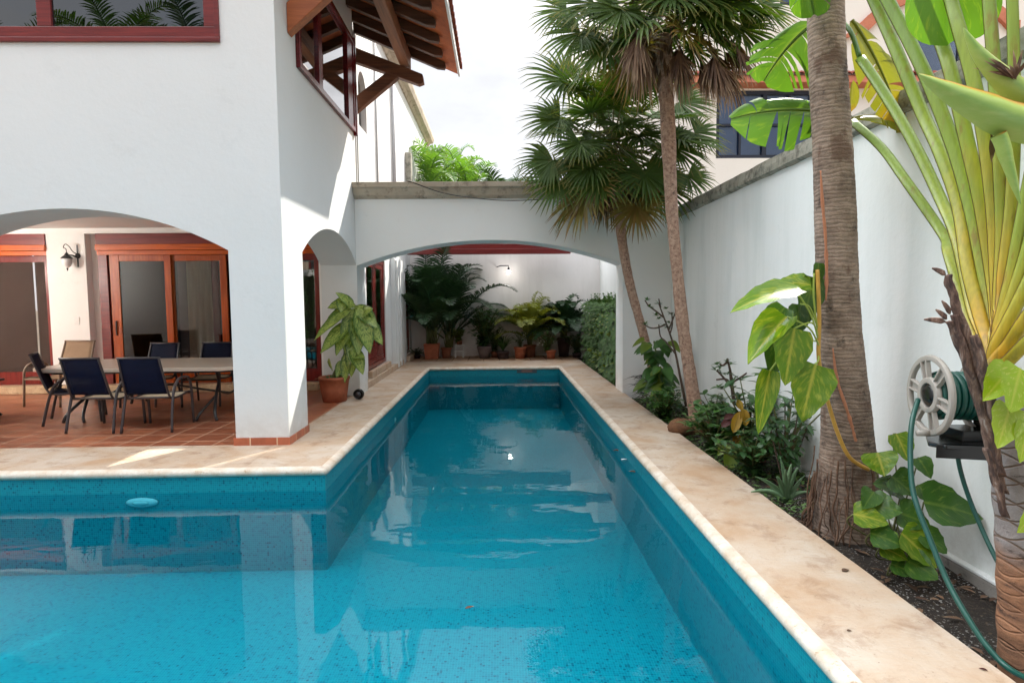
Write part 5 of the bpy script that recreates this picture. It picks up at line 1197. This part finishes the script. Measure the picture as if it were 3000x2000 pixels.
# tall dark clump at the left
r_, c = pp('tallest dark feather palm in a square terracotta pot at the left of the row', 1266, 1050)
pot_at(r_, c, .17, .20, .42, M['terracotta'], .01, True)
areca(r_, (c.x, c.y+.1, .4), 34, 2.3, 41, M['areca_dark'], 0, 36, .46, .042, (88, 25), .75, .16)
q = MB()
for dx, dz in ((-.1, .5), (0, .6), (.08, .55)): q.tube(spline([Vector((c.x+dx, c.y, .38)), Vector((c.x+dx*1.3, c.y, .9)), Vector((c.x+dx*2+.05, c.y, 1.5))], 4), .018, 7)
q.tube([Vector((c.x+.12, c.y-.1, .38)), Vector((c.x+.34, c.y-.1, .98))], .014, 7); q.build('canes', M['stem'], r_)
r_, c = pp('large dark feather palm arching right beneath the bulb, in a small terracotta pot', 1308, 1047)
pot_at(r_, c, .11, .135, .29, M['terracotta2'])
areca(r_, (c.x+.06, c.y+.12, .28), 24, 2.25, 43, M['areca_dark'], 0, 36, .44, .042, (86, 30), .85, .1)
# white stool with a trailing plant
stl = thing('step_stool', 'little white wooden stool among the pots', 'stool', tuple(PZ(1346, 1046, 0)))
c = PZ(1346, 1046, 0); q = MB()
for dx in (-.11, .11):
    for dy in (-.09, .09): q2 = MB(); q2.box(c.x+dx-.016, c.x+dx+.016, c.y+dy-.016, c.y+dy+.016, 0, .155 if dy < 0 else .32); q2.build('leg', M['white_plastic'], stl)
q.box(c.x-.14, c.x+.14, c.y-.13, c.y+.01, .158, .18); q.build('step', M['white_plastic'], stl, .004); q = MB(); q.box(c.x-.14, c.x+.14, c.y+.02, c.y+.14, .323, .345); q.build('top', M['white_plastic'], stl, .004)
r_ = thing('potted_plant', 'bright green trailing plant spilling over the little white stool', 'potted plant', (c.x, c.y+.08, .347), PG)
pot_at(r_, (c.x, c.y+.08, .347), .07, .085, .12, M['terracotta2'], .006); shrub(r_, (c.x-.02, c.y+.05, .42), 170, .38, .32, .12, 3, M['shrub_lime'], 'heart', asp=.75)
r_, c = pp('leafy dark shrub in a tapered grey clay pot', 1420, 1048); pot_at(r_, c, .145, .205, .33, M['greypot'], .004); shrub(r_, (c.x, c.y, .30), 460, 1.1, .5, .19, 5, M['shrub_dark'], asp=.55); shrub(r_, (c.x-.1, c.y, .30), 140, .7, .45, .18, 6, M['shrub'], name='bright_foliage', stems=False)
r_, c = pp('spiky grass-like plant in a low dark brown pot', 1474, 1050); pot_at(r_, c, .14, .16, .20, M['darkpot'])
q = MB(); rng = random.Random(12)
for k in range(60):
    a = rng.uniform(0, 6.283); leaf(q, c+Vector((0, 0, .2)), (math.cos(a)*.5, math.sin(a)*.5, rng.uniform(.6, 1.5)), (0, 0, 1), rng.uniform(.4, .75), .022, 'strap', 1.0, .2, 6)
q.build('foliage', M['areca'], r_)
r_, c = pp('yellowish feather palm in a clean terracotta pot', 1524, 1049); pot_at(r_, c, .125, .16, .31, M['terracotta']); shrub(r_, (c.x, c.y, .3), 110, .4, .3, .11, 15, M['shrub_dark'])
r_, c = pp('yellow-green feather palm in a terracotta pot set behind another pot', 1552, 1036); pot_at(r_, c, .14, .165, .34, M['terracotta2']); areca(r_, (c.x, c.y, .33), 32, 1.3, 51, M['areca_yel'], 0, 26, .32, .036, (86, 22), .9, .06)
r_, c = pp('low white-flowering plant in a small terracotta pot', 1614, 1050); pot_at(r_, c, .10, .13, .23, M['terracotta']); shrub(r_, (c.x-.1, c.y, .2), 320, .55, .45, .11, 17, M['shrub'], asp=.6)
q = MB(); rng = random.Random(3)
for k in range(12): q.ball((c.x+rng.uniform(-.35, .15), c.y+rng.uniform(-.2, .1), .32+rng.uniform(0, .18)), .018, 6, 4)
q.build('flowers', M['white_plastic'], r_)
r_, c = pp('dense dark feather palm in a tall dark pot near the hedge', 1652, 1036); pot_at(r_, c, .13, .19, .52, M['darkpot']); areca(r_, (c.x, c.y, .5), 44, 1.15, 53, M['areca_dark'], 0, 28, .28, .038, (86, 5), .9, .08)
r_, c = pp('low leafy filler plant between the tapered grey pot and the spiky plant', 1450, 1040); pot_at(r_, c, .09, .11, .16, M['terracotta2'], .005); shrub(r_, (c.x, c.y, .15), 200, .7, .38, .14, 19, M['shrub_dark'])
r_, c = pp('ferny ground plant beside the small flowering pot, before the hedge', 1690, 1046); pot_at(r_, c, .10, .12, .13, M['darkpot'], .005); shrub(r_, (c.x, c.y, .1), 320, .55, .42, .14, 20, M['shrub_dark'], 'lance')
r_, c = pp('dark low creeper at the left end of the row by the red door', 1222, 1046); pot_at(r_, c, .08, .10, .1, M['darkpot'], .004); shrub(r_, (c.x, c.y, .05), 120, .22, .26, .1, 22, M['shrub_dark'])

# ================================================================== hedge beyond the arch
hd = thing('hedge', 'tall clipped hedge overgrown with yellow-flecked creeper beyond the right pier of the arch', 'hedge', (2.5, 13, -.1))
rng = random.Random(14)
HX, HA, HB, HT = 2.26, 10.68, 15.3, 1.52
q = MB(); rows = []
for j in range(24):
    y = lerp(HA+.1, HB-.1, j/23); rows.append([(HX+.14+rng.uniform(-.03, .03), y, -.1), (HX+.12+rng.uniform(-.04, .04), y, .7), (HX+.14+rng.uniform(-.03, .03), y, HT-.12), (2.85, y, HT-.12), (2.88, y, -.1)])
q.grid(rows); q.add(rows[0], [(0, 1, 2, 3, 4)]); q.add(rows[-1], [(4, 3, 2, 1, 0)]); q.build('shade_core', plain('hedge_shade', (.018, .016, .010), .9, nz=.4, sc_=40), hd)  # solid dark core painted as the shade between the leaves
q, q2, q3 = MB(), MB(), MB()
for k in range(5200):
    f = rng.random()
    if f < .62: p = Vector((HX+rng.gauss(.02, .05), rng.uniform(HA, HB), rng.uniform(-.08, HT))); d = Vector((-1, rng.uniform(-.8, .4), rng.uniform(-.8, .6)))
    elif f < .85: p = Vector((rng.uniform(HX, 2.9), rng.uniform(HA, HB), HT+rng.gauss(-.05, .05))); d = Vector((rng.uniform(-.7, .5), rng.uniform(-1, .4), rng.uniform(.1, 1)))
    else: p = Vector((rng.uniform(HX, 2.9), HA+rng.gauss(.0, .04), rng.uniform(0, HT))); d = Vector((rng.uniform(-.7, .3), -1, rng.uniform(-.6, .6)))
    sz = rng.uniform(.04, .085); leaf(q, p, d, (-.6, -.4, .7), sz*1.5, sz*.8, 'ovate', rng.uniform(.1, .9), .1, 3)
for k in range(190):
    y = rng.uniform(10.7, 12.6); z = rng.uniform(.15, 1.35); p = Vector((HX-rng.uniform(.03, .10), y, z)); leaf(q2, p, (-.4, -.35, -.9), (-.8, -.5, .4), rng.uniform(.12, .2), rng.uniform(.09, .14), 'heart', .2, .1, 4)
for k in range(130):
    y = rng.uniform(10.8, 14); z = rng.choice((rng.uniform(.1, .5), rng.uniform(.8, 1.3))); p = Vector((HX-rng.uniform(.03, .1), y, z)); leaf(q3, p, (-.6, rng.uniform(-.5, .5), rng.uniform(-.5, .5)), (-.8, -.4, .5), rng.uniform(.07, .13), .05, 'ovate', .3, .1, 3)
for k in range(70):
    p = Vector((rng.uniform(HX, 2.85), rng.uniform(HA, 14.5), HT-.06)); d = Vector((rng.uniform(-.5, .3), rng.uniform(-.4, .3), 1)); L = rng.uniform(.1, .26)
    q.tube([p, p+d*L], .004, 4)
    for j in range(5): leaf(q, p+d*L*(.3+.17*j), (rng.uniform(-1, 1), rng.uniform(-1, 1), .4), (0, 0, 1), .085, .045, 'ovate', .4, .1, 3)
q.build('leaves', M['hedge'], hd); q2.build('creeper', M['shrub'], hd); tag(q3.build('yellow_leaves', M['shrub_lime'], hd), 'yellow-green flecks')

# ================================================================== bed planting on the right
BG = 'low plants in the bed along the garden wall'
def bed(name, label, c, cat='plant'): return thing(name, label, cat, c, BG)
rng = random.Random(61)
r_ = bed('cordyline', 'dark purple strap-leaved plant at the far end of the bed by the arch pier', (2.36, 9.1, -.1)); q = MB()
for k in range(70):
    a = rng.uniform(0, 6.283); leaf(q, Vector((2.36+rng.uniform(-.12, .12), 9.1+rng.uniform(-.15, .15), rng.uniform(0, .35))), (math.cos(a), math.sin(a), rng.uniform(.2, 1.4)), (0, 0, 1), rng.uniform(.2, .36), .032, 'lance', 1.0, .25, 6)
q.build('foliage', M['cordyline'], r_)
r_ = bed('philodendron', 'glossy broad-leaved climber around the foot of the leaning palm', (2.44, 8.7, -.1)); q, q2 = MB(), MB()
for k in range(64):
    z = rng.uniform(.1, 1.0); a = rng.uniform(2.4, 5.6); p = Vector((2.46-.12*z+rng.uniform(-.12, .12)+.10*math.cos(a), 8.72+rng.uniform(-.2, .2)+.1*math.sin(a), z)); leaf(q if k % 6 else q2, p, (math.cos(a), math.sin(a)*.6, -.45), (0, -.5, .8), rng.uniform(.16, .27), rng.uniform(.10, .16), 'heart', .4, .1, 6)
q.build('foliage', M['shrub'], r_); q2.build('lime_leaves', M['shrub_lime'], r_)
q = MB(); q.tube(spline([(2.46, 8.85, -.1), (2.44, 8.9, .4), (2.38, 9.0, .95)], 5), .014, 6); q.build('stem', M['stem'], r_)
for lab, c, n, h, rd, sz, sd, mt, shp, asp in (
    ('low green shrub on the coping side of the two palm trunks', (2.28, 8.05, -.1), 300, .44, .34, .13, 3, 'shrub', 'ovate', .5),
    ('small glossy shrub against the wall just right of the nearer palm trunk', (2.78, 7.5, -.1), 200, .46, .26, .13, 4, 'shrub', 'ovate', .5),
    ('bushy green plant with yellow blooms beside the brown husk', (2.36, 6.35, -.1), 380, .50, .42, .125, 5, 'shrub', 'ovate', .6),
    ('thin dark-leaved shrub close to the wall behind the grey aloe', (2.70, 5.45, -.1), 240, .78, .46, .11, 7, 'shrub_dark', 'ovate', .45),
    ('dark undergrowth between the aloe and the yellow-flowered bush', (2.42, 5.5, -.1), 380, .42, .40, .11, 8, 'shrub_dark', 'ovate', .5)):
    r_ = bed('shrub', lab, c); shrub(r_, c, n, h, rd, sz, sd, M[mt], shp, asp=asp)
    if 'blooms' in lab:
        q = MB(); r2 = random.Random(2)
        for u, v in ((2160, 1290), (2170, 1280), (2152, 1283), (2165, 1300), (2226, 1120)):
            p = P(u, v, 6.0)
            for k in range(5): leaf(q, p, (math.cos(k*1.26), -.5, math.sin(k*1.26)), (0, -1, 0), .045, .04, 'ovate', .1, .2, 3)
        q.build('flowers', M['yellowleaf'], r_); q = MB()
        leaf_px(q, (2130, 1300), (2105, 1335), 30, 5.95, 5.9); leaf_px(q, (2150, 1320), (2130, 1385), 42, 5.8, 5.75); leaf_px(q, (2200, 1290), (2165, 1345), 44, 5.75, 5.7); leaf_px(q, (2178, 1400), (2190, 1350), 40, 5.7, 5.7)
        q.build('lime_leaves', M['shrub_lime'], r_)
r_ = bed('croton', 'croton with dark, yellow-veined and red leaves in the middle of the bed', (2.66, 6.15, -.1)); shrub(r_, (2.66, 6.15, -.1), 150, .84, .38, .21, 9, M['shrub_dark'], 'lance', asp=.32)
q = MB(); leaf_px(q, (2168, 1205), (2150, 1265), 26, 5.95, 5.9, 'ellip'); leaf_px(q, (2178, 1195), (2184, 1245), 26, 5.95, 5.9, 'ellip'); leaf_px(q, (2160, 1170), (2172, 1200), 18, 6, 5.95, 'ellip'); q.build('yellow_leaves', M['yellowleaf'], r_)
q = MB(); leaf_px(q, (2140, 1230), (2115, 1250), 20, 5.95, 5.9, 'ellip'); leaf_px(q, (2150, 1215), (2122, 1228), 18, 5.98, 5.95, 'ellip'); leaf_px(q, (2226, 1330), (2236, 1360), 22, 5.5, 5.45, 'ellip'); q.build('red_leaves', M['redleaf'], r_)
# stubby pruned shrubs with leaf tufts
def pruned(label, br, tufts, y, seed, r0=.020, n=9):
    rng = random.Random(seed); b0 = P(*br[0][0], y); r_ = bed('pruned_shrub', label, tuple(b0)); q = MB(); g = MB()
    for ln in br: 
        pts = spline([P(u, v, y+rng.uniform(-.04, .04)) for u, v in ln], 4); q.tube(pts, [lerp(r0 if ln is br[0] else r0*.62, r0*.42, i/(len(pts)-1)) for i in range(len(pts))], 7)
    for u, v in tufts:
        p = P(u, v, y+rng.uniform(-.06, .06))
        for k in range(n):
            a = rng.uniform(0, 6.283); leaf(g, p, (math.cos(a), math.sin(a)*.7, rng.uniform(-.1, 1)), (0, 0, 1), rng.uniform(.04, .085), .034, 'ovate', .3, .15, 3)
    q.build('stems', M['bark_grey'], r_); g.build('foliage', M['shrub'], r_)
pruned('leggy pruned shrub with bare forked stems standing between the two palm trunks',
       [[(2010, 1190), (1992, 1100), (1980, 1040), (1965, 985), (1945, 930), (1930, 890)], [(1978, 1035), (1950, 1000), (1935, 985), (1930, 950)], [(1960, 965), (1975, 925), (1990, 890)], [(1945, 930), (1920, 910), (1900, 895), (1890, 880)], [(1950, 950), (1925, 960), (1905, 960), (1888, 950)], [(1962, 980), (1970, 950), (1968, 915)], [(1935, 900), (1930, 875)]],
       [(1895, 880), (1902, 900), (1890, 950), (1922, 925), (1930, 935), (1945, 955), (1960, 945), (1966, 920), (1930, 890), (1952, 905), (1958, 960)], 8.3, 5)
pruned('stubby pruned shrub with leaf tufts against the wall left of the trunk vine',
       [[(2150, 1180), (2142, 1110), (2138, 1080), (2130, 1050)], [(2140, 1130), (2115, 1100), (2100, 1085)], [(2138, 1120), (2125, 1110), (2098, 1112)], [(2145, 1120), (2170, 1105), (2188, 1092)], [(2130, 1060), (2118, 1070), (2108, 1065)]],
       [(2100, 1068), (2110, 1075), (2140, 1068), (2098, 1085), (2115, 1095), (2150, 1110), (2104, 1135), (2112, 1140), (2170, 1115), (2135, 1095), (2145, 1140), (2130, 1060)], 6.5, 6, .022, 8)
r_ = bed('euphorbia', 'upright glossy plant with round leaf whorls just left of the trunk vine', tuple(P(2262, 1300, 5.6))); q = MB(); g = MB(); f_ = MB()
q.tube(spline([P(2262, 1330, 5.6), P(2258, 1240, 5.6), P(2250, 1160, 5.6), P(2243, 1095, 5.6)], 5), [.016]*16, 7)
for u, v in ((2243, 1090), (2252, 1160), (2262, 1240)):
    p = P(u, v, 5.58)
    for k in range(11):
        a = k*.571*4; leaf(g, p+Vector((0, 0, rng.uniform(-.04, .04))), (math.cos(a), math.sin(a)-.2, rng.uniform(-.1, .6)), (0, 0, 1), rng.uniform(.11, .19), .075, 'ovate', .3, .1, 6)
q.build('stem', M['bark_grey'], r_); g.build('foliage', M['shrub'], r_)
r_ = bed('weedy_shrub', 'small-leaved dark shrub between the trunk vine and the aloe', tuple(P(2300, 1390, 5.0))); q = MB(); g = MB()
for k, (u0, u1, v1) in enumerate(((2290, 2240, 1180), (2300, 2300, 1165), (2310, 2340, 1190), (2300, 2270, 1230), (2310, 2365, 1250))):
    ln = spline([P(u0, 1400, 4.95), P((u0+u1)/2, (1400+v1)/2, 4.95), P(u1, v1, 4.95)], 5); q.tube(ln, .006, 5)
    for j in range(30):
        p = ln[rng.randint(3, len(ln)-1)]; a = rng.uniform(0, 6.283); leaf(g, p, (math.cos(a), math.sin(a), rng.uniform(-.9, .2)), (0, -.3, 1), rng.uniform(.06, .12), .042, 'ovate', .5, .1, 4)
q.build('stems', M['bark_grey'], r_); g.build('foliage', M['shrub_dark'], r_)
al = bed('aloe', 'spiky grey-green aloe rosette at the foot of the thick ringed trunk', (2.40, 4.72, -.1), 'aloe'); q = MB()
ac = Vector((2.37, 4.74, -.08))
for u, v, w_ in ((2212, 1395, 20), (2285, 1338, 20), (2318, 1358, 18), (2338, 1368, 18), (2360, 1390, 16), (2200, 1440, 18), (2240, 1430, 18), (2300, 1375, 20), (2345, 1415, 18), (2370, 1440, 14), (2260, 1462, 16), (2275, 1395, 18)):
    t_ = P(u, v, 4.72+rng.uniform(-.12, .08)); d = t_-ac; L = d.length; rows = []; s_ = unit(d.cross(Vector((0, 1, 0)))); n_ = unit(s_.cross(d))
    if n_.z < 0: n_ = -n_
    for i in range(9):
        t = i/8; w2 = w_/F_PX*4.7*(1-t)**.8*.55+.001; c_ = ac+d*t+Vector((0, 0, .22*L*math.sin(math.pi*t)*.5)); rows.append([tuple(c_-s_*w2+n_*w2*.7), tuple(c_-s_*w2*.5-n_*w2*.1), tuple(c_-n_*w2*.25), tuple(c_+s_*w2*.5-n_*w2*.1), tuple(c_+s_*w2+n_*w2*.7)])
    q.grid(rows)
q.build('leaves', M['aloe'], al, 0, None, .006)
# ground cover and litter on the soil
q, q2 = MB(), MB()
for k in range(3000):
    y = rng.uniform(4.4, 9.7); x = rng.uniform(2.15, 2.88)
    if rng.random() > .25+.75*abs(math.sin(y*1.7+x*3)): continue
    a = rng.uniform(0, 6.283); leaf(q, (x, y, -.09+rng.uniform(0, .05)), (math.cos(a), math.sin(a), rng.uniform(.1, .9)), (0, 0, 1), rng.uniform(.03, .07), .026, 'ovate', .5, .1, 3)
for k in range(300):
    y = rng.uniform(2.4, 9.7); x = rng.uniform(2.15, 2.85); a = rng.uniform(0, 6.283); z = -.085-.10*max(0, min(1, (4.6-y)/2)); leaf(q2, (x, y, z), (math.cos(a), math.sin(a), rng.uniform(0, .25)), (0, 0, 1), rng.uniform(.04, .11), .03, 'ovate', .15, .2, 3)
o = q.build('ground_cover', M['grass']); tag(o, kind='stuff'); o = q2.build('leaf_litter', M['dead']); tag(o, kind='stuff')
# brown husk against the coping
q = MB(); c = PZ(1995, 1258, .03); q.ball((c.x+.02, c.y+.05, .045), .15, 20, 12, (1.1, .9, .75), .03, random.Random(3)); tag(q.build('coconut_husk', M['husk'], None, 0, (c.x, c.y, -.06)), 'rounded brown fibrous husk resting against the coping at the taller palm', 'husk')
q = MB(); q.ball((2.53, 7.42, -.06), .2, 18, 8, (1.1, 1.1, .55), .10, random.Random(8)); tag(q.build('root_mound', M['husk'], None, 0, (2.53, 7.42, -.1)), 'dark brown root mound around the taller fan palm base', 'roots')

# ================================================================== floating leaves and specks on the coping
FLG = 'fallen leaves in the pool and on its rim'
for (u, v, z, L, W, a, lab, mt) in ((1362, 1782, -.226, .060, .022, 25, 'single brown leaf floating in the middle of the pool', 'dead'), (865, 1432, -.226, .07, .022, 0, 'dark leaf floating by the inner corner of the pool', 'dead'), (1813, 1320, -.226, .07, .05, 160, 'tan leaf floating near the right pool edge, farther of two', 'dead'), (1862, 1383, -.226, .075, .045, 150, 'dark tan leaf floating near the right pool edge, nearer of two', 'dead'),
                                (2467, 1672, .004, .055, .028, 20, 'curled dark leaf on the coping below the vine', 'dead'), (2481, 1846, .004, .022, .012, 0, 'tiny dark scrap on the coping near the bottom of the picture', 'dead'), (2893, 1962, .004, .03, .012, 150, 'small reddish petal on the coping by the green hose', 'redleaf')):
    p = PZ(u, v, z); q = MB(); leaf(q, p, (math.cos(R(a)), math.sin(R(a)), .05), (0, 0, 1), L, W, 'ovate', .05, .25, 5)
    tag(q.build('fallen_leaf', M[mt], None, 0, tuple(p), .0012), lab, 'leaf', FLG)
p = PZ(1828, 1346, -.226); q = MB(); q.tube([(p.x-.03, p.y, -.222), (p.x+.03, p.y+.005, -.222)], .008, 8); tag(q.build('floating_tube', M['white_plastic'], None, 0, tuple(p)), 'tiny white tube floating near the right pool edge', 'litter')

# ================================================================== palms behind the back wall
TG = 'sunlit feather palms beyond the back wall'
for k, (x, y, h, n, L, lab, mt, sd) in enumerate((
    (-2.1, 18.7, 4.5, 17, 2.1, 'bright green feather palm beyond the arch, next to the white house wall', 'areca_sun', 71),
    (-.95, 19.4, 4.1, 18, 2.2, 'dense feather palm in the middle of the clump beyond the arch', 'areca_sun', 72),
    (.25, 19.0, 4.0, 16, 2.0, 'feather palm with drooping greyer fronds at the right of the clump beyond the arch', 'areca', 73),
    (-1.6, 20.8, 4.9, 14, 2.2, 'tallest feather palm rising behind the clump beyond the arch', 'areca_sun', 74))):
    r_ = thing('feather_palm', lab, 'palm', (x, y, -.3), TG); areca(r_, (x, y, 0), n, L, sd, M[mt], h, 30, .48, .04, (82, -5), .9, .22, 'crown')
    q = MB()
    for j in range(4): q.tube(spline([(x+.2*math.cos(j*1.6), y+.2*math.sin(j*1.6), -.3), (x+.16*math.cos(j*1.6), y+.16*math.sin(j*1.6), h*.6), (x+.1*math.cos(j*1.6), y+.1*math.sin(j*1.6), h+.2)], 4), .045, 8)
    q.build('trunk', M['bark_grey'], r_)
# tall palms in the garden behind the viewer
RG = 'palms in the garden behind the viewer'
for k, (x, y, h, lab, mt) in enumerate(((-12.4, -2.6, 7.4, 'tall feather palm mirrored in the upper window, leftmost', 'areca'), (-9.9, -3.0, 8.0, 'tall feather palm mirrored in the upper window, near its mullion', 'areca'), (-7.5, -2.4, 7.4, 'tall feather palm mirrored at the right end of the upper window', 'areca_dark'))):
    r_ = thing('feather_palm', lab, 'palm', (x, y, -.3), RG); q = MB(); q.tube(spline([(x, y, -.3), (x+.1, y, h*.5), (x, y, h)], 6), .10, 10); q.build('trunk', M['bark_big'], r_)
    q = MB(); rg = random.Random(90+k)
    for d in dirs(15, 70, -25, rg): frond(q, Vector((x, y, h))+d*.08, d, 2.2, 36, .5, .042, .8, rg)
    q.build('crown', M[mt], r_)

# hedge in front of the wall behind the viewer
rh_ = thing('hedge', 'dense dark hedge along the garden wall behind the near end of the pool', 'hedge', (-5, -3.6, 0)); rg = random.Random(5)
q = MB(); q.box(-11.9, 1.9, -3.98, -3.6, 0, 2.7); q.build('shade_core', plain('rear_hedge_shade', (.012, .014, .008), .9), rh_)  # plain dark block stands in for shade inside the foliage
q = MB()
for k in range(5200):
    p = Vector((rg.uniform(-11.9, 1.95), -3.6+rg.gauss(.03, .08), rg.uniform(.02, 2.95))); leaf(q, p, (rg.uniform(-1, 1), 1, rg.uniform(-.8, .8)), (0, 1, 1), rg.uniform(.10, .20), rg.uniform(.05, .09), 'ovate', rg.uniform(.1, .8), .1, 3)
q.build('leaves', M['shrub'], rh_)
